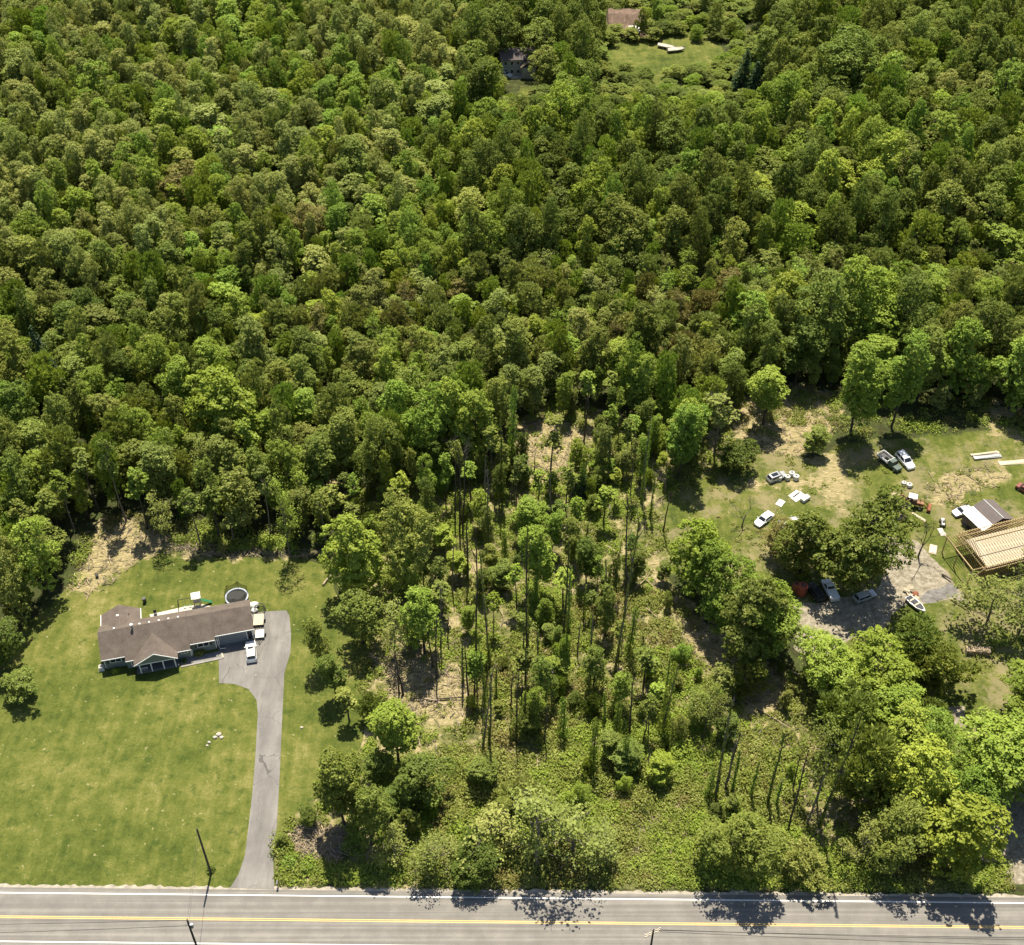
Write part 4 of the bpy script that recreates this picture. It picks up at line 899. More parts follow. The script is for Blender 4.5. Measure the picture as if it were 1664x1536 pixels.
def place_tree(x, y, h, w_, var, pal, label, group=None):
    cm, tm, H0, W0 = VAR[var]; key = var.rstrip('0123456789')
    e = bpy.data.objects.new(NAME[key], None); C.objects.link(e); e.location = (x, y, 0); e.rotation_euler = (rnd.uniform(-.03, .03), rnd.uniform(-.03, .03), rnd.uniform(0, 6.28))
    e.scale = (w_/W0, w_/W0, h/H0); tag(e, label, 'tree', group)
    c_ = bpy.data.objects.new('crown', cm); C.objects.link(c_); c_.parent = e
    c_.material_slots[0].link = 'OBJECT'; c_.material_slots[0].material = LEAF[pal]
    t_ = bpy.data.objects.new('trunk', tm); C.objects.link(t_); t_.parent = e
    return e
HAND = [  # base px x, y, height, width, variant, palette, label
 (560, 1340, 20, 8.5, 'narrow1', 'deep', 'tall dark green tree at the left end of the roadside thicket'),
 (604, 1372, 15, 8, 'ragged3', 'mid', 'dark green tree right behind the bare straw patch by the road'),
 (648, 1240, 17, 8.5, 'narrow2', 'bright', 'fresh green rounded tree above the left roadside thicket'),
 (690, 1305, 12, 9.5, 'ragged2', 'mid', 'feathery green tree between the bright rounded tree and the road thicket'),
 (640, 1400, 7, 8, 'airy1', 'olive', 'low olive bushy tree at the verge, left of its neighbour'),
 (712, 1408, 8, 9.5, 'airy1', 'olive', 'wide olive bushy tree at the verge, second along the roadside'),
 (795, 1375, 10, 12, 'airy2', 'olive', 'wide olive leaved thicket tree left of the road shadow'),
 (872, 1408, 19, 15, 'airy2', 'olive', 'large olive thin tree casting the branching shadow on the road'),
 (930, 1385, 11, 13, 'airy1', 'olive', 'olive thin tree just right of the large branching tree'),
 (845, 1310, 7, 9, 'spiky2', 'olive', 'low feathery olive tree behind the wide thicket tree'),
 (770, 1418, 8, 8, 'round1', 'deep', 'low dark tree tucked under the wide thicket tree at the verge'),
 (985, 1405, 8, 9, 'airy2', 'olive', 'small olive tree near the verge right of the wide thicket tree'),
 (1195, 1412, 13.5, 12, 'round2', 'deep', 'round dark green tree by the road with its own round shadow'),
 (1302, 1424, 6, 8.5, 'spiky1', 'olive', 'low rounded olive bush tree right of the round dark roadside tree'),
 (1390, 1402, 10, 8, 'airy1', 'olive', 'thin olive tree left of the big yellow green roadside tree'),
 (1478, 1330, 19, 12, 'ragged1', 'yellow', 'tall yellow green tree behind the big roadside crown'),
 (1535, 1405, 17, 14, 'ragged2', 'yellow', 'big yellow green tree at the right overhanging the road'),
 (1445, 1395, 13, 10, 'round2', 'mid', 'mid green tree left of the big yellow green crown'),
 (1327, 1300, 21, 10, 'airy2', 'mid', 'tall open green tree with dark trunk in the right thicket'),
 (1392, 1300, 19, 12, 'spiky1', 'mid', 'feathery mid green tree beside the tall open one'),
 (1560, 1330, 13, 10, 'round2', 'bright', 'bright tree behind the overhanging roadside crown at right'),
 (1335, 1115, 12, 12, 'round2', 'bright', 'bright green round tree at the left of the gravel turn'),
 (1405, 1135, 13, 13, 'round1', 'yellow', 'yellow green round tree below the shaded parking area'),
 (1442, 1200, 13, 11, 'round3', 'bright', 'bright round tree below right of the yellow green one'),
 (1505, 1195, 9, 9, 'spiky2', 'mid', 'small feathery tree left of the bare patch'),
 (1475, 1075, 12, 12, 'spiky2', 'mid', 'feathery green tree just below the small boat'),
 (1518, 1120, 11, 11, 'spiky1', 'deep', 'feathery dark tree left of the firewood stack'),
 (1448, 1262, 15, 11, 'round1', 'bright', 'bright green tree in the upper middle of the right thicket'),
 (1496, 1262, 14, 11, 'round2', 'bright', 'bright green tree right of the middle of the right thicket'),
 (1382, 1215, 14, 12, 'spiky1', 'mid', 'feathery green tree above the tall dark trunk'),
 (1620, 1285, 19, 16, 'round1', 'bright', 'huge fresh green tree at the right edge above the bare lot'),
 (1685, 1300, 19, 16, 'round2', 'bright', 'huge green tree cut by the right frame edge above the bare lot'),
 (1665, 1170, 15, 14, 'round3', 'bright', 'green tree at the right edge just below the firewood stack'),
 (1600, 1020, 12, 14, 'airy1', 'olive', 'wide open olive tree just below the lumber frame building'),
 (1655, 1030, 14, 13, 'airy2', 'olive', 'open olive tree at the right edge below the lumber frame'),
 (1668, 945, 13, 10, 'airy1', 'olive', 'open olive tree partly in front of the lumber frame'),
 (1388, 948, 21, 17, 'round1', 'deep', 'very big dark oak shading the parked cars'),
 (1300, 928, 16, 12, 'round3', 'deep', 'dark tree touching the left side of the very big oak'),
 (1205, 1075, 22, 14, 'round3', 'mid', 'big tree at the left corner of the shaded parking'),
 (1128, 962, 19, 12, 'round3', 'yellow', 'yellow green tree at the edge of the stump clearing'),
 (1165, 1015, 18, 12, 'round1', 'bright', 'bright tree between the yellow green one and the big corner tree'),
 (1245, 1055, 17, 13, 'round2', 'bright', 'bright green tree right of the big corner tree'),
 (1262, 905, 9, 7, 'round2', 'bronze', 'small reddish brown tree left of the dark tree pair'),
 (585, 965, 21, 12, 'round3', 'bright', 'tall bright tree at the upper right corner of the lawn'),
 (660, 955, 22, 11, 'round1', 'mid', 'tall dark sided tree right of the lawn corner tree'),
 (590, 1045, 14, 10, 'ragged1', 'mid', 'full green tree leaning over the right edge of the lawn'),
 (642, 1062, 14, 9, 'airy2', 'olive', 'thin olive tree right of the lawn edge tree'),
 (690, 1062, 17, 9, 'ragged3', 'bright', 'olive green tree standing at the top of the bare tan patch'),
 (524, 1082, 12, 5.2, 'ragged3', 'mid', 'uppermost small tree of the three right of the driveway'),
 (546, 1134, 11.5, 5.2, 'narrow2', 'mid', 'middle small tree of the three right of the driveway'),
 (568, 1172, 8.5, 4.6, 'slender2', 'mid', 'lowest small tree of the three right of the driveway'),
 (38, 1136, 6.5, 8, 'ragged1', 'mid', 'low full tree at the left edge of the front lawn'),
 (5, 1085, 11, 9, 'round2', 'mid', 'tree cut by the left frame edge beside the lawn'),
 (383, 735, 23, 17, 'round3', 'yellow', 'very broad pale yellow green tree standing above the woods behind the lawn'),
 (620, 800, 19, 9, 'round2', 'mid', 'tree at left of the bright group above the clearing'),
 (650, 735, 20, 9.5, 'round3', 'bright', 'bright tree at upper left of the group above the clearing'),
 (690, 762, 21, 10, 'round1', 'bright', 'bright lower middle tree of the group above the clearing'),
 (728, 748, 22, 10, 'round3', 'bright', 'bright highest tree of the group above the clearing'),
 (772, 752, 20, 10.5, 'round3', 'bright', 'bright right end tree of the group above the clearing'),
 (560, 790, 19, 9, 'narrow1', 'mid', 'narrow tree left of the bright group above the clearing'),
 (520, 815, 17, 8, 'narrow2', 'mid', 'narrow tree behind the upper edge of the lawn'),
 (1036, 620, 22, 9, 'narrow1', 'deep', 'tall dark narrow tree above the upper middle clearing'),
 (1103, 775, 20, 9, 'narrow1', 'bright', 'bright narrow tree left of the leaning bare tree'),
 (1160, 745, 17, 9, 'slender1', 'olive', 'ivy trunked thin tree right of the bright narrow tree'),
 (1195, 765, 8, 8, 'round1', 'deep', 'low dark tree left of the hatchback'),
 (1240, 690, 16, 9, 'narrow2', 'bright', 'bright small tree at the shaded straw clearing'),
 (1382, 705, 25, 10, 'narrow1', 'bright', 'left one of two tall leafy trees above the white pickup'),
 (1448, 695, 25, 9.5, 'narrow2', 'bright', 'right one of two tall leafy trees above the white pickup'),
 (858, 880, 12, 7, 'narrow1', 'bright', 'small bright upper tree in the middle of the dead trunk clearing'),
 (872, 962, 18, 7.5, 'narrow2', 'bright', 'tall bright tree in the centre of the dead trunk clearing'),
 (893, 790, 19, 8, 'slender1', 'olive', 'thin tree over the pale patch at the top of the clearing'),
 (945, 812, 8, 5, 'conifer1', 'conifer', 'small dark conical tree in the upper clearing'),
 (1015, 1255, 7, 6, 'narrow2', 'mid', 'ivy draped bush in the lower clearing'),
 (1145, 1190, 13, 7, 'airy1', 'olive', 'thin green tree at lower right of the clearing'),
 (1200, 1130, 9, 7, 'spiky2', 'mid', 'feathery low tree left of the shaded corner'),
 (1268, 560, 21, 13, 'round3', 'yellow', 'yellow green tree at the left of the big rounded wood edge'),
 (1330, 600, 24, 15, 'round2', 'mid', 'broad tree at the shaded front of the big rounded wood edge'),
 (1392, 585, 25, 16, 'round1', 'yellow', 'broad yellow green dome at the centre of the big wood edge'),
 (1452, 595, 23, 14, 'round2', 'deep', 'dark dome at the right of the big rounded wood edge'),
 (1215, 585, 19, 12, 'round3', 'bright', 'bright tree left of the big rounded wood edge'),
 (1540, 650, 22, 12, 'round3', 'bright', 'bright tree at the wood edge above the lumber stack'),
 (1590, 625, 22, 13, 'round1', 'mid', 'mid green tree at the wood edge near the right frame'),
 (1640, 665, 21, 13, 'round3', 'bright', 'bright tree at the wood edge beside the right frame'),
 (1490, 650, 19, 9, 'narrow1', 'mid', 'narrow tree right of the two tall leafy trees'),
 (1700, 690, 20, 12, 'round2', 'mid', 'tree cut by the right frame at the yard top'),
 (1320, 738, 7, 6, 'narrow2', 'mid', 'small bushy tree over the dark brush heap'),
 (1205, 150, 14, 9, 'conifer1', 'conifer', 'dark conifer at the right of the distant field'),
 (1225, 160, 12, 8, 'conifer1', 'conifer', 'smaller dark conifer behind the right end of the distant field'),
 (780, 205, 20, 11, 'narrow1', 'deep', 'dark tree just left of the distant grey house'),
 (1375, 175, 23, 22, 'round2', 'deep', 'giant dark tree crown at the far right top'),
 (540, 282, 15, 9.5, 'round3', 'yellow', 'small vivid yellow green tree in the upper left woods'),
 (583, 330, 19, 11, 'narrow1', 'mid', 'full upright tree right below the vivid yellow one'),
 (298, 350, 15, 12, 'round1', 'bronze', 'orange brown tree in the upper left woods'),
 (1460, 320, 17, 10, 'airy1', 'pale', 'silvery pale bare looking tree in the right woods'),
 (505, 410, 14, 10, 'round2', 'bronze', 'reddish brown crown in the left middle woods'),
 (85, 640, 19, 8, 'conifer1', 'conifer', 'dark conifer in the left woods'),
 (1045, 430, 14, 7, 'narrow2', 'bright', 'upright bright pointed tree in the middle woods'),
]
pts_used = []
for (bx, by, h, w_, var, pal, lb) in HAND:
    g = G(bx, by); place_tree(g.x, g.y, h, w_, var, pal, lb); pts_used.append((g.x, g.y, w_/2))
# slender trees along the edge of the woods behind the lawn
SL = [(205, 848, 22), (240, 860, 17), (268, 882, 14), (326, 885, 15), (357, 875, 14), (472, 905, 22), (440, 868, 18), (395, 830, 19), (480, 790, 17), (120, 860, 16), (160, 830, 17), (290, 800, 18), (530, 880, 13), (415, 780, 17), (345, 800, 16), (60, 900, 15), (95, 880, 14), (500, 850, 15), (380, 880, 8), (545, 860, 12)]
for i, (bx, by, h) in enumerate(SL):
    g = G(bx, by); v = ('slender1', 'slender2', 'airy2')[i % 3]; pl = ('mid', 'bright', 'olive', 'mid')[i % 4]
    place_tree(g.x, g.y, h, (5.5, 5.5, 7)[i % 3], v, pl, '%s %s, woods edge behind the lawn' % (SPEC[pl], FORM[v.rstrip('12')]), 'slender trees at the lawn woods edge, '+SPEC[pl]+' '+v.rstrip('12')); pts_used.append((g.x, g.y, 1.8))

# forest fill: dart throwing over the wood polygon
EDGE = [(-420, 1150), (-60, 1110), (-20, 1070), (30, 1040), (70, 990), (98, 950), (112, 865), (190, 818), (300, 852), (400, 885), (520, 885), (560, 800), (640, 785), (740, 790), (800, 772), (835, 700), (900, 655), (980, 660), (1060, 700), (1110, 740), (1150, 720), (1205, 665), (1260, 640), (1360, 630), (1480, 668), (1560, 672), (1640, 668), (1800, 680), (2100, 680)]
FP = [tuple(G(a, c_)[:2]) for a, c_ in EDGE]
FP = np.array(FP+[(470, 330), (470, 640), (-470, 640), (-470, 250)])
cand = rng.uniform([-330, 110], [330, 600], (90000, 2))
ok = inside(FP, cand[:, 0], cand[:, 1])
for ex in (FIELD, FIELD2, BANK): ok &= ~inside(ex, cand[:, 0], cand[:, 1])
# keep only what the lens or a view a few steps aside can see
ok &= (np.abs(cand[:, 0]) < 28+cand[:, 1]*.50)
cand = cand[ok]
def region(x, y):
    """tone, height and width by where the wood stands"""
    dpx = Vector((x, y, 0)); Z = -CAM_H; dd = y*math.cos(PITCH)-Z*math.sin(PITCH); uu = y*math.sin(PITCH)+Z*math.cos(PITCH)
    return 832+FPX*x/dd, 768-FPX*uu/dd
grid = {}
def near(x, y, r_):
    gx_, gy_ = int(x//8), int(y//8)
    for i in range(gx_-2, gx_+3):
        for j in range(gy_-2, gy_+3):
            for (a, c_, ra_) in grid.get((i, j), ()):
                if (a-x)**2+(c_-y)**2 < ((r_+ra_)*.66)**2: return True
    return False
for a, c_, r_ in pts_used: grid.setdefault((int(a//8), int(c_//8)), []).append((a, c_, r_))
FT = []
for x, y in cand:
    u, v = region(x, y); q = fnoise(np.array([x]), np.array([y]), 38)[0]; q2 = fnoise(np.array([x+500]), np.array([y]), 16)[0]; k = rng.random()
    vis = v-95
    if vis < 380 and u < 760:       # upper left: smaller pale crowns
        h, w_ = rng.uniform(10, 18), (rng.uniform(8.5, 12.5) if rng.random() < .2 else rng.uniform(5, 8.5))
        pal = 'pale' if q+.25*k > .60 else ('bright' if k < .46 else ('mid' if k < .62 else ('yellow' if k < .92 else 'deep')))
        if q2+.2*k < .28: pal = 'deep'
        var = ('round1', 'round2', 'round3', 'narrow1', 'narrow2', 'spiky1', 'ragged1', 'ragged2', 'ragged3')[int(rng.integers(9))]
    elif vis < 360:                 # upper right: broad deep crowns
        h, w_ = rng.uniform(13, 22), (rng.uniform(10, 15.5) if rng.random() < .45 else rng.uniform(6.5, 11))
        pal = ('deep', 'mid', 'mid', 'bright', 'yellow', 'mid')[int(rng.integers(6))]
        if q > .58: pal = ('bright', 'yellow', 'mid')[int(rng.integers(3))]
        if vis < 110: pal = ('bright', 'yellow', 'mid', 'pale')[int(rng.integers(4))] if v > 190 else 'mid'
        if vis > 200 and 880 < u < 1500 and k < .5: pal = 'deep'
        var = ('round1', 'round2', 'round3', 'ragged1', 'ragged2')[int(rng.integers(5))]
        if k > .86: var = 'spiky2'
    elif vis < 520 and u > 420 and not (u > 1180 and vis > 410):     # mid band: young olive and bronze growth
        h, w_ = rng.uniform(7.5, 13.5), rng.uniform(5.5, 9.5)
        pal = ('olive', 'yellow', 'olive', 'bright', 'pale', 'olive', 'pale', 'mid')[int(rng.integers(8))]
        if q2 > .64 or rng.random() < .05: pal = 'bronze'
        var = ('spiky1', 'spiky2', 'ragged1', 'airy1', 'ragged2', 'spiky1')[int(rng.integers(6))]
    else:
        h, w_ = rng.uniform(10, 20), rng.uniform(5.5, 10.5)
        pal = ('mid', 'deep', 'mid', 'bright', 'mid', 'olive')[int(rng.integers(6))]
        var = ('round1', 'ragged3', 'narrow1', 'narrow2', 'spiky1', 'ragged2', 'ragged1')[int(rng.integers(7))]
        if q2 > .68: pal = 'olive'
    if 'spiky' in var: pal = {'deep': 'mid', 'mid': 'bright', 'olive': 'pale'}.get(pal, pal)
    if (960 < u < 1230 and v < 262) or (805 < u < 885 and 120 < v < 262): h = min(h, max(4.5, (v-125)/8.5)); w_ = min(w_, 7.5)
    r_ = w_/2
    if near(x, y, r_): continue
    grid.setdefault((int(x//8), int(y//8)), []).append((x, y, r_)); FT.append((x, y, h, w_, var, pal, u, v))
for x, y in rng.permutation(cand)[:26000]:
    u, v = region(x, y); w_ = rng.uniform(3.5, 5.5); h = rng.uniform(6, 12)
    if 95 < v < 262 and 800 < u < 1230 or (u > 800 and v < 450 and rng.random() < .6): continue
    gx_, gy_ = int(x//8), int(y//8)
    if any((a-x)**2+(b_-y)**2 < (ra_*.50+w_*.30)**2 for i in range(gx_-2, gx_+3) for j in range(gy_-2, gy_+3) for (a, b_, ra_) in grid.get((i, j), ())): continue
    grid.setdefault((gx_, gy_), []).append((x, y, w_/2))
    FT.append((x, y, h, w_, ('ragged1', 'spiky2', 'narrow1', 'ragged3', 'spiky1')[int(rng.integers(5))], ('mid', 'bright', 'yellow', 'bright', 'pale', 'mid')[int(rng.integers(6))], u, v))
# trees shown largest are objects of their own; the far wood reads as one mass
FT.sort(key=lambda f: (not (-40 < f[6] < 1704 and f[7] < 1150), -f[7]+(14-f[2])*14))
NIND = 300-len(HAND)-len(SL)-86
ind, rest = FT[:NIND], FT[NIND:]
used = {}
for (x, y, h, w_, var, pal, u, v) in ind:
    key = var.rstrip('0123456789')
    col = ['far left', 'left of centre', 'centre', 'right of centre', 'far right'][min(4, max(0, int(u/333)))]
    row = 'beside the house lawn' if v > 880 else ('near the woods front edge' if v > 700 else 'deeper in the woods')
    lb = '%s %s %s, %s' % (SPEC[pal], FORM[key], row, col)
    place_tree(x, y, h, w_, var, pal, lb, lb if True else None)
print('forest trees', len(FT), 'individual', len(ind), 'far', len(rest))

# far wood: one object, instances of the same crowns and trunks
combos = []
for (x, y, h, w_, var, pal, u, v) in rest:
    if (var, pal) not in combos: combos.append((var, pal))
fm = bpy.data.meshes.new('far_woodland'); n = len(rest)
fm.vertices.add(n); fm.vertices.foreach_set('co', np.array([(r[0], r[1], 0) for r in rest], dtype=np.float32).ravel())
a1 = fm.attributes.new('pick', 'INT', 'POINT'); a1.data.foreach_set('value', np.array([combos.index((r[4], r[5])) for r in rest], dtype=np.int32))
a2 = fm.attributes.new('tsize', 'FLOAT_VECTOR', 'POINT'); a2.data.foreach_set('vector', np.array([(r[3]/VAR[r[4]][3], r[3]/VAR[r[4]][3], r[2]/VAR[r[4]][2]) for r in rest], dtype=np.float32).ravel())
a3 = fm.attributes.new('turn', 'FLOAT_VECTOR', 'POINT'); a3.data.foreach_set('vector', np.array([(rnd.uniform(-.05, .05), rnd.uniform(-.05, .05), rnd.uniform(0, 6.28)) for r in rest], dtype=np.float32).ravel())
fw = bpy.data.objects.new('far_woodland', fm); C.objects.link(fw); tag(fw, kind='stuff')
ng = bpy.data.node_groups.new('woodland', 'GeometryNodeTree')
ng.interface.new_socket('Geometry', in_out='INPUT', socket_type='NodeSocketGeometry'); ng.interface.new_socket('Geometry', in_out='OUTPUT', socket_type='NodeSocketGeometry')
N = ng.nodes; L = ng.links; gi = N.new('NodeGroupInput'); go = N.new('NodeGroupOutput')
mp_ = N.new('GeometryNodeMeshToPoints'); L.new(gi.outputs[0], mp_.inputs[0])
join = N.new('GeometryNodeJoinGeometry')
# the source shapes are the crowns and trunks of trees that already stand in the picture
srcc = {}; srct = {}
for o_ in C.objects:
    if o_.name.split('.')[0] == 'crown' and o_.parent and o_.data:
        for k_, v_ in VAR.items():
            if v_[0] == o_.data and k_ not in srcc: srcc[k_] = o_
    if o_.name.split('.')[0] == 'trunk' and o_.parent and o_.data:
        for k_, v_ in VAR.items():
            if v_[1] == o_.data and k_ not in srct: srct[k_] = o_
for i, (var, pal) in list(enumerate(combos))[::-1]:
    oc = N.new('GeometryNodeObjectInfo'); oc.inputs[0].default_value = srcc[var]; oc.transform_space = 'ORIGINAL'
    ot = N.new('GeometryNodeObjectInfo'); ot.inputs[0].default_value = srct[var]; ot.transform_space = 'ORIGINAL'
    sm = N.new('GeometryNodeSetMaterial'); sm.inputs['Material'].default_value = LEAF[pal]; L.new(oc.outputs['Geometry'], sm.inputs[0])
    jj = N.new('GeometryNodeJoinGeometry'); L.new(ot.outputs['Geometry'], jj.inputs[0]); L.new(sm.outputs[0], jj.inputs[0])
    g2 = N.new('GeometryNodeGeometryToInstance'); L.new(jj.outputs[0], g2.inputs[0]); L.new(g2.outputs[0], join.inputs[0])
iop = N.new('GeometryNodeInstanceOnPoints'); L.new(mp_.outputs[0], iop.inputs['Points']); L.new(join.outputs[0], iop.inputs['Instance'])
iop.inputs['Pick Instance'].default_value = True
def na(name, dt):
    a = N.new('GeometryNodeInputNamedAttribute'); a.data_type = dt; a.inputs[0].default_value = name; return a.outputs[0]
L.new(na('pick', 'INT'), iop.inputs['Instance Index']); L.new(na('turn', 'FLOAT_VECTOR'), iop.inputs['Rotation']); L.new(na('tsize', 'FLOAT_VECTOR'), iop.inputs['Scale'])
L.new(iop.outputs[0], go.inputs[0])
md = fw.modifiers.new('woodland', 'NODES'); md.node_group = ng

# ------------------------------------------------------------------ dead trunks and ivy columns of the clearing
def snag(seed, H_, r_, branches):
    q = random.Random(seed); b = MB(); p_ = [(0, 0, -.2)]; x = y = 0
    for k in range(1, 6): x += q.uniform(-.014, .014)*H_; y += q.uniform(-.014, .014)*H_; p_.append((x, y, H_*k/5))
    b.tube(p_, [r_*1.3, r_, r_*.9, r_*.75, r_*.6, r_*.35], 7)
    for _ in range(branches):
        k = q.uniform(2.2, 4.9); i = int(k); s0 = Vector(p_[i]).lerp(Vector(p_[i+1]), k-i); a = q.uniform(0, 6.28); l_ = q.uniform(.5, 1.5)
        e1 = s0+Vector((math.cos(a)*l_*.6, math.sin(a)*l_*.6, l_*.5)); e2 = e1+Vector((math.cos(a+.4)*l_*.4, math.sin(a+.4)*l_*.4, l_*.5))
        b.tube([s0, e1, e2], [r_*.4, r_*.25, r_*.08], 4)
    me_ = bpy.data.meshes.new('trunk'); me_.from_pydata(b.v, [], b.f); me_.update(); me_.materials.append(BARK if seed % 3 else BARKP); return me_
SN = [snag(20+i, 12, .21, (0, 3, 9, 16)[i % 4]) for i in range(8)]
def ivy(seed, H_, r_, n, pal):
    rg = np.random.default_rng(seed); t_ = rg.random(n)**1.5; a = rg.uniform(0, 6.28, n)
    rr = r_*(1.35-.75*t_)*rg.uniform(.5, 1.2, n)*(1+.5*np.sin(t_*17+seed)*.5); d_ = np.stack([np.cos(a), np.sin(a), np.zeros(n)], 1)
    p_ = d_*rr[:, None]+np.stack([np.zeros(n), np.zeros(n), t_*H_], 1)
    return quadmesh('ivy', orient(p_, d_+np.array([0, 0, .5])+rg.normal(size=(n, 3))*.35, rg.uniform(.25, .5, n), .8, rg), [LEAF[pal]])
IV = [ivy(40+i, 12, (.32, .42, .75, 1.05)[i], (230, 330, 700, 950)[i], ('mid', 'bright', 'mid', 'bright')[i]) for i in range(4)]
c1 = lambda l: [(500+a/2.773, 600+b_/2.773, (b_-c_)/2.773/5.6, k) for a, b_, c_, k in l]
c2 = lambda l: [(600+a/2.773, 1100+b_/2.773, (b_-c_)/2.773/5.6, k) for a, b_, c_, k in l]
c3 = lambda l: [(1100+a/2.95, 1050+b_/2.95, (b_-c_)/2.95/5.6, k) for a, b_, c_, k in l]
SNL = c1([(878, 600, 220, 1), (912, 475, 110, 3), (970, 485, 250, 0), (1100, 745, 480, 0), (792, 690, 400, 0), (815, 745, 460, 0), (700, 745, 400, 0), (685, 740, 420, 0), (665, 700, 430, 0), (720, 955, 700, 1), (760, 1310, 780, 0), (822, 1335, 880, 1), (655, 985, 780, 0), (600, 1245, 1010, 0), (562, 1345, 1160, 0), (580, 1390, 1150, 0), (630, 1225, 1120, 0), (990, 1300, 790, 1), (1150, 1275, 850, 1), (1175, 1190, 900, 2), (1275, 1350, 1110, 2), (1380, 1390, 780, 1), (1430, 1075, 620, 0), (1185, 700, 590, 0), (1130, 705, 560, 0), (1105, 640, 560, 0), (1250, 850, 700, 2), (1358, 490, 240, 2), (1503, 590, 230, 2), (1545, 665, 480, 2), (1600, 740, 560, 0), (1245, 330, 60, 0), (1445, 1295, 1090, 3), (1500, 1290, 1200, 2), (1605, 1520, 1320, 2), (1215, 1290, 1150, 0), (1040, 1335, 1170, 2), (1100, 1500, 1370, 0), (912, 1525, 1370, 0), (962, 1520, 1380, 0), (725, 1480, 1230, 0), (412, 1465, 1280, 0), (1300, 1130, 1030, 0), (1340, 1115, 870, 1), (920, 580, 480, 0), (842, 625, 540, 0), (1023, 490, 400, 0), (1225, 590, 430, 3), (1085, 570, 490, 0), (895, 890, 730, 3), (80, 525, 350, 0), (1210, 930, 850, 0), (1290, 470, 380, 0), (700, 1410, 1220, 1), (850, 1480, 1350, 2), (800, 1520, 1330, 2), (1390, 940, 780, 0), (1245, 1130, 980, 2), (1020, 1060, 930, 3), (1460, 1200, 1110, 0)])
SNL += c2([(512, 330, 60, 1), (540, 322, 0, 1), (660, 255, 0, 0), (790, 300, 130, 0), (872, 262, 90, 3), (1170, 262, 0, 0), (1235, 300, 180, 0), (1262, 435, 320, 0), (1322, 245, -60, 3), (1560, 545, 170, 1), (1605, 495, 250, 0), (1005, 410, 200, 3), (640, 290, 225, 2), (690, 225, 60, 2), (1110, 300, 130, 3), (1150, 420, 260, 3), (1060, 200, 60, 2)])
SNL += c3([(230, 690, 460, 0), (430, 765, 450, 1), (530, 900, 540, 0), (552, 700, 530, 0), (682, 865, 320, 1), (265, 695, 520, 2), (350, 725, 540, 2), (622, 855, 600, 0), (470, 770, 640, 2), (150, 720, 590, 3)])
for i, (bx, by, h, k) in enumerate(SNL):
    g = G(bx, by); h = max(2.5, h)
    side = 'left part' if bx < 800 else ('middle' if bx < 960 else ('right part' if bx < 1120 else 'far right part')); dep = 'top' if by < 830 else ('centre' if by < 1050 else 'bottom')
    sz = 'short' if h < 7 else ('tall' if h < 13 else 'very tall')
    what = ['bare dark dead trunk', 'dead trunk lightly ivied', 'ivy covered dead trunk', 'dead trunk in thick ivy'][k]
    lb = '%s %s, %s of the clearing near its %s' % (sz, what, side, dep)
    e = thing('dead_tree', lb, 'dead tree', g, rnd.uniform(0, 6.28), 'dead trunks in the clearing: '+lb); s_ = h/12
    kx = .5+.22*min(s_, 1.6); e.scale = (kx, kx, s_); e.rotation_euler = (rnd.uniform(-.05, .05), rnd.uniform(-.05, .05), e.rotation_euler.z)
    t_ = bpy.data.objects.new('trunk', SN[(i*3) % 8]); C.objects.link(t_); t_.parent = e
    if k: t_ = bpy.data.objects.new('ivy', IV[k-1 if k < 3 else (2 if h < 6 else 3)]); C.objects.link(t_); t_.parent = e
# bushy saplings between the dead trunks
STR = np.random.default_rng(17); STAND = wpoly([(555, 790), (640, 770), (740, 780), (800, 760), (840, 690), (900, 650), (980, 655), (1060, 695), (1110, 730), (1060, 830), (1040, 1000), (1080, 1190), (900, 1215), (760, 1180), (720, 1010), (560, 900)])
lo = STAND.min(0); hi = STAND.max(0); got = []
while len(got) < 86:
    x, y = STR.uniform(lo, hi); u, v = region(x, y)
    if not inside(STAND, np.array([x]), np.array([y]))[0] or STR.random() > (1.0 if v < 830 else .42): continue
    if any((a-x)**2+(b_-y)**2 < 10 for a, b_ in got) or near(x, y, -.3): continue
    if any(inside(STRAW[k_], np.array([x]), np.array([y]))[0] for k_ in (2, 3)): continue
    got.append((x, y)); h = STR.uniform(8, 16)*(1 if v < 900 else .8); w_ = STR.uniform(3.2, 5.6)
    var = ('slender1', 'ragged3', 'narrow1', 'slender2', 'slender2')[len(got) % 5]; pal = ('mid', 'bright', 'deep', 'yellow', 'bright', 'mid', 'olive')[len(got) % 7]
    lb = '%s narrow leafy tree, %s of the thinned stand, %s' % (SPEC[pal], 'left part' if u < 760 else ('middle' if u < 920 else 'right part'), 'upper edge' if v < 780 else ('centre' if v < 950 else 'lower part'))
    place_tree(x, y, h, w_, var, pal, lb, lb); grid.setdefault((int(x//8), int(y//8)), []).append((x, y, w_/2))
SAPR = np.random.default_rng(91); lo = CLEAR.min(0); hi = CLEAR.max(0); got = []
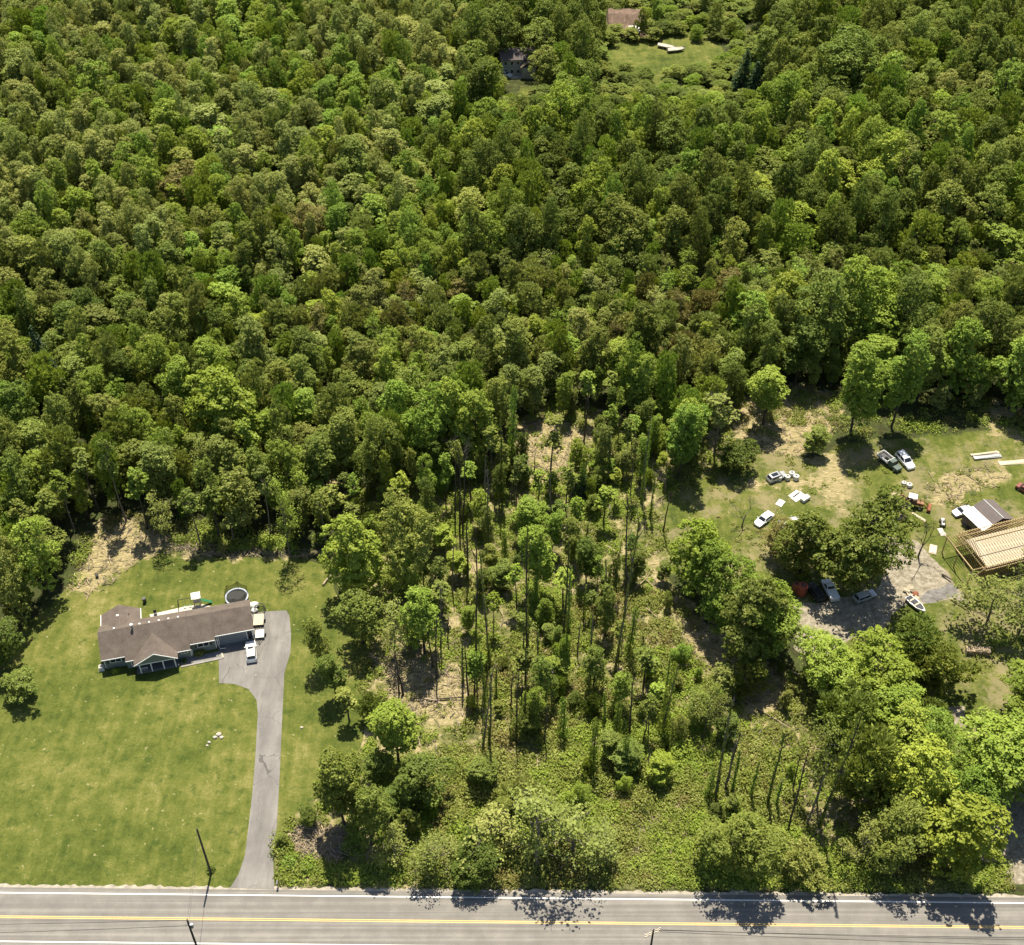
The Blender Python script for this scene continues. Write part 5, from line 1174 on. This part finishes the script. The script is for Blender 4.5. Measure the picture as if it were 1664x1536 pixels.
while len(got) < 100:
    x, y = SAPR.uniform(lo, hi); u, v = region(x, y)
    if not inside(CLEAR, np.array([x]), np.array([y]))[0] or v > 1390 or (v > 1210 and u > 700 and SAPR.random() < .6): continue
    if any(inside(p_, np.array([x]), np.array([y]))[0] for p_ in STRAW[:12]+GRAVEL) or any((a-x)**2+(b_-y)**2 < 9 for a, b_ in got) or near(x, y, -.5): continue
    if vnoise(x, y, 9) < .35: continue
    got.append((x, y)); h = SAPR.uniform(2.5, 7.5); w_ = h*SAPR.uniform(.45, .85)
    var = ('narrow2', 'round2', 'spiky1', 'narrow1', 'round3')[len(got) % 5]; pal = ('mid', 'bright', 'deep', 'mid', 'olive', 'yellow')[len(got) % 6]
    lb = '%s %s sapling, %s of the dead trunk clearing, %s' % ('small' if h < 4.5 else 'larger', SPEC[pal], 'left part' if u < 800 else ('middle' if u < 980 else 'right part'), 'upper half' if v < 960 else 'lower half')
    e = place_tree(x, y, h, w_, var, pal, lb, lb); e.name = 'sapling'; e['category'] = 'sapling'
# broken trunk by the backhoe and bare trees
g_ = G(1449, 842); t_ = thing('broken_trunk', 'thick dark broken tree trunk with pale sawn top left of the backhoe', 'tree stump', g_)
MB().tube([(0, 0, -.2), (-.1, 0, 2), (-.5, .1, 4.4), (-.9, .2, 6.4)], [1.1, .8, .62, .55], 10).build('trunk', BARK, t_); MB().tube([(-.9, .2, 6.4), (-.91, .2, 6.44)], .5, 10).build('sawn_top', DEADW, t_)
b = MB().tube([(0, 0, 1.0), (1.3, .2, 2.6), (1.9, .3, 3.4)], [.55, .42, .3], 8).tube([(.6, -.6, .3), (2.6, -.9, .9)], .4, 7).tube([(1.2, .5, .3), (2.4, -.9, 1.6)], .3, 6); b.build('limb', DEADW, t_)
def bare_tree(px_, py_, H_, W, label, seed, mat=BARKP):
    g = G(px_, py_); q = random.Random(seed); b = MB()
    def br_(p0, d_, l_, r_, lev):
        p1_ = p0+d_*l_*.5+Vector((q.uniform(-.1, .1), q.uniform(-.1, .1), 0))*l_; p2_ = p1_+(d_+Vector((q.uniform(-.3, .3), q.uniform(-.3, .3), .1))).normalized()*l_*.5
        b.tube([p0, p1_, p2_], [r_, r_*.75, r_*.5], 5)
        if lev:
            for _ in range(3 if lev > 1 else 4):
                nd = (d_+Vector((q.uniform(-.9, .9), q.uniform(-.9, .9), q.uniform(-.1, .6)))).normalized(); br_(p1_.lerp(p2_, q.uniform(.2, 1)), nd, l_*.68, r_*.5, lev-1)
    br_(Vector((0, 0, -.1)), Vector((.05, 0, 1)), H_*.42, .2*H_/9, 4)
    me_ = bpy.data.meshes.new('branches'); me_.from_pydata(b.v, [], b.f); me_.update(); me_.materials.append(mat)
    o_ = bpy.data.objects.new('bare_tree', me_); C.objects.link(o_); o_.location = g; tag(o_, label, 'tree')
bare_tree(1492, 905, 10, 7, 'crooked leafless tree in the gravel drive right of the big oak', 4, BARK)
bare_tree(1205, 858, 8, 5, 'thin leafless tree left of the white sedan', 5)
bare_tree(745, 790, 13, 7, 'grey leafless twiggy tree at the top of the clearing', 6)
bare_tree(1165, 700, 15, 8, 'tall bare branched tree behind the ivy trunked tree', 7, BARK)
bare_tree(655, 1130, 12, 6, 'leafless tree at the bare tan patch right of the lawn', 8, BARK)
bare_tree(1080, 800, 9, 6, 'bare twiggy tree left of the bright narrow tree', 9)
bare_tree(1530, 240, 12, 8, 'grey leafless tree among the far right crowns', 10)

# ------------------------------------------------------------------ undergrowth, brush, logs
def clumps(n, poly, dens, rmin, rmax, per, seed, z=1.0, thr=.5, sc=6, avoid=()):
    rg = np.random.default_rng(seed); lo = poly.min(0); hi = poly.max(0)
    c_ = rg.uniform(lo, hi, (n*4, 2)); ok = inside(poly, c_[:, 0], c_[:, 1])
    f_ = fnoise(c_[:, 0], c_[:, 1], sc); ok &= f_+rg.normal(size=len(f_))*.06 > thr
    for av in avoid: ok &= ~(inside(av, c_[:, 0], c_[:, 1]) & (rg.random(len(f_)) < .9))
    ok &= c_[:, 1] > 98.0-c_[:, 0]*.011
    c_ = c_[ok][:n]; out = []
    R0 = rg.uniform(rmin, rmax, len(c_))*rg.uniform(.6, 1.3, len(c_))
    for (x, y), r_ in zip(c_, R0):
        k = max(8, int(per*(r_/((rmin+rmax)/2))**1.6)); e = sph(k, rg, .95); p_ = np.array([x, y, 0])+e*r_*np.array([1, 1, .85*z])*rg.uniform(.55, 1.05, (k, 1)); p_[:, 2] = np.abs(p_[:, 2])+.04
        out.append(orient(p_, e*.5+np.array([0, 0, .6])+rg.normal(size=(k, 3))*.45, rg.uniform(.14, .34, k)*(1+.2*r_), .75, rg))
    return out
u1 = clumps(5600, CLEAR, 1, .4, 1.15, 38, 51, .9, .495, 5, STRAW+GRAVEL)
u2 = clumps(1100, CLEAR, 1, .8, 1.9, 80, 52, 1.0, .52, 9, STRAW+GRAVEL)
u3 = clumps(900, YARD, 1, .3, .9, 22, 53, .8, .56, 9, GRAVEL)
EDGEP = wpoly([(110, 960), (130, 860), (210, 830), (330, 850), (540, 870), (540, 905), (440, 895), (330, 895), (290, 880), (200, 850), (150, 880), (130, 950)])
u4 = clumps(420, EDGEP, 1, .5, 1.5, 36, 54, 1.0, .40, 6)
VERGE = wpoly([(455, 1405), (1640, 1405), (1640, 1462), (455, 1446)])
u5 = clumps(1700, VERGE, 1, .4, 1.1, 32, 55, .9, .3, 7)
BOTP = wpoly([(615, 1235), (900, 1215), (1180, 1225), (1290, 1170), (1310, 1415), (615, 1415)])
u7 = clumps(2600, BOTP, 1, .5, 1.4, 40, 57, .9, .30, 6)
MIDP = wpoly([(760, 960), (1080, 960), (1140, 1200), (780, 1215)])
u8 = clumps(1100, MIDP, 1, .5, 1.5, 50, 58, 1.2, .48, 6)
u9 = clumps(120, BOTP, 1, 1.5, 2.7, 420, 59, 1.0, .40, 9)
EDGER = wpoly([(1180, 640), (1340, 625), (1664, 650), (1720, 720), (1600, 700), (1480, 705), (1330, 720), (1200, 700)])
u6 = clumps(420, EDGER, 1, .5, 1.6, 38, 56, 1.0, .46, 7)
allq = []; mi = []
rg_ = np.random.default_rng(5)
for lst in (u1, u2, u3, u4, u5, u6, u7, u8, u9):
    for a in lst:
        cx, cy = a[0, 0, 0], a[0, 0, 1]; f_ = fnoise(np.array([cx]), np.array([cy]), 11)[0]+rg_.normal()*.10
        allq.append(a); mi.append(np.full(len(a), 0 if f_ < .40 else (1 if f_ < .54 else (2 if f_ < .66 else (3 if f_ < .72 else 4)))))
qm = quadmesh('undergrowth', np.concatenate(allq), [LEAF['bright'], LEAF['mid'], LEAF['olive'], LEAF['pale'], LEAF['bronze']], np.concatenate(mi))
ug = bpy.data.objects.new('undergrowth', qm); C.objects.link(ug); tag(ug, kind='stuff'); print('undergrowth quads', len(qm.polygons))
# broken sticks and slash lying on the bare ground
rg_ = np.random.default_rng(77); sq_ = []
for poly, n in [(CLEAR, 4200), (BOTP, 1600)]+[(p_, 420) for p_ in STRAW[:5]]+[(STRAW[9], 260), (STRAW[7], 160), (STRAW[11], 260)]:
    lo = poly.min(0); hi = poly.max(0); c_ = rg_.uniform(lo, hi, (n*3, 2)); c_ = c_[inside(poly, c_[:, 0], c_[:, 1])][:n]
    c_ = c_[c_[:, 1] > 99]
    a = rg_.uniform(0, 6.28, len(c_)); l_ = rg_.uniform(.3, 2.0, len(c_)); w_ = rg_.uniform(.03, .10, len(c_)); tz = rg_.uniform(-.15, .35, len(c_))
    d_ = np.stack([np.cos(a), np.sin(a), tz], 1); s_ = np.stack([-np.sin(a), np.cos(a), np.zeros(len(a))], 1)
    p_ = np.stack([c_[:, 0], c_[:, 1], rg_.uniform(.08, .45, len(c_))], 1)
    for up_ in (0, 1):   # two crossed blades make a stick of some thickness
        ss = s_ if not up_ else np.tile([0, 0, 1.], (len(a), 1))
        sq_.append(np.stack([p_-d_*l_[:, None]/2-ss*w_[:, None], p_+d_*l_[:, None]/2-ss*w_[:, None]*.6, p_+d_*l_[:, None]/2+ss*w_[:, None]*.6, p_-d_*l_[:, None]/2+ss*w_[:, None]], 1))
sm_ = quadmesh('brush_litter', np.concatenate(sq_), [DEADW, BARKP], (rg_.random(sum(len(s) for s in sq_)) < .3).astype(int))
bl = bpy.data.objects.new('brush_litter', sm_); C.objects.link(bl); tag(bl, kind='stuff')
LOGS = [(690, 1137, 715, 1141, 'pale'), (700, 1139, 752, 1136, 'dark'), (720, 1146, 700, 1132, 'pale'), (905, 1130, 940, 1118, 'pale'), (1040, 935, 1062, 955, 'pale'), (1030, 960, 1052, 940, 'pale'), (1050, 990, 1068, 1006, 'pale'), (960, 1140, 985, 1158, 'pale'), (1180, 1030, 1215, 1050, 'pale'), (1280, 1090, 1300, 1100, 'pale'), (800, 1085, 830, 1070, 'dark'), (1070, 1150, 1100, 1110, 'pale'), (1015, 700, 1040, 715, 'pale'), (980, 885, 1010, 905, 'pale'), (525, 952, 541, 935, 'pale'), (650, 875, 690, 865, 'dark'), (880, 1330, 905, 1345, 'pale'), (1210, 1140, 1290, 1190, 'pale'), (1545, 975, 1570, 990, 'pale'), (1530, 935, 1545, 945, 'dark'), (235, 840, 262, 850, 'dark'), (1095, 1080, 1130, 1085, 'pale')]
LN = ['short pale log on the tan patch, left end', 'long dark log across the tan patch', 'pale log crossing the others on the tan patch', 'pale log low in the middle of the clearing', 'upper pale log of the slash heap at the clearing edge', 'lower left pale log of the slash heap at the clearing edge', 'pale log just below the slash heap', 'pale log left of the ivy draped bush', 'pale log on the worn ground at the big corner tree', 'short thick log in front of the bright gravel turn tree', 'dark log among the dead trunks at centre left', 'steep pale log right of the lower clearing trunks', 'pale log at the upper middle clearing', 'pale log right of the central bright tree', 'two metre branch lying at the upper right lawn corner', 'dark log under the tall dark sided tree', 'pale log behind the wide thicket tree', 'very long thin fallen pole left of the right thicket', 'pale pole lying below the dark gravel', 'dark log at the bare tree shadow', 'dark log on the brush bank behind the lawn', 'pale log at the right side of the clearing']
for (x0, y0, x1, y1, kd), lb in zip(LOGS, LN):
    a = G(x0, y0); c_ = G(x1, y1); r_ = rnd.uniform(.12, .22); a.z = r_+.1; c_.z = r_+.35; m_ = a.lerp(c_, .5)+Vector((rnd.uniform(-.2, .2), rnd.uniform(-.2, .2), 0))
    tag(MB().tube([a, m_, c_], [r_, r_*.85, r_*.6], 7).build('fallen_log', DEADW if kd == 'pale' else BARK), lb, 'log', 'fallen logs')
# low garden shrubs by the house
def shrub(px_, py_, r_, pal, label, z=0):
    g = G(px_, py_); rg = np.random.default_rng(int(px_*7+py_)); k = int(260*r_); e = sph(k, rg, .9)
    p_ = e*r_*rg.uniform(.5, 1.05, (k, 1))*np.array([1, 1, .9]); p_[:, 2] = np.abs(p_[:, 2])+.05
    me_ = quadmesh('shrub', orient(p_, e*.6+np.array([0, 0, .5])+rg.normal(size=(k, 3))*.4, rg.uniform(.15, .34, k), .8, rg), [LEAF[pal]])
    o_ = bpy.data.objects.new('shrub', me_); C.objects.link(o_); o_.location = g; tag(o_, label, 'shrub')
shrub(188, 1091, .75, 'yellow', 'yellow green shrub under the left front window of the house')
shrub(325, 1061, 1.1, 'olive', 'olive shrub in front of the window beside the garage')
shrub(300, 1075, .5, 'deep', 'tiny dark shrub right of the porch')
shrub(343, 1415, .8, 'deep', 'dark green shrub growing around the foot of the lawn pole')
shrub(463, 1382, 1.4, 'bright', 'bright green weedy shrub right of the driveway mouth')
shrub(475, 1402, 1.7, 'bright', 'wider bright weedy shrub at the driveway mouth near the verge')
shrub(500, 1412, 1.5, 'bright', 'bright weedy shrub right of the driveway mouth shrubs')
shrub(1330, 728, 1.6, 'deep', 'dark shrub over the brush heap in the yard')
shrub(292, 880, 1.5, 'mid', 'round green shrub at the straw bank behind the lawn')
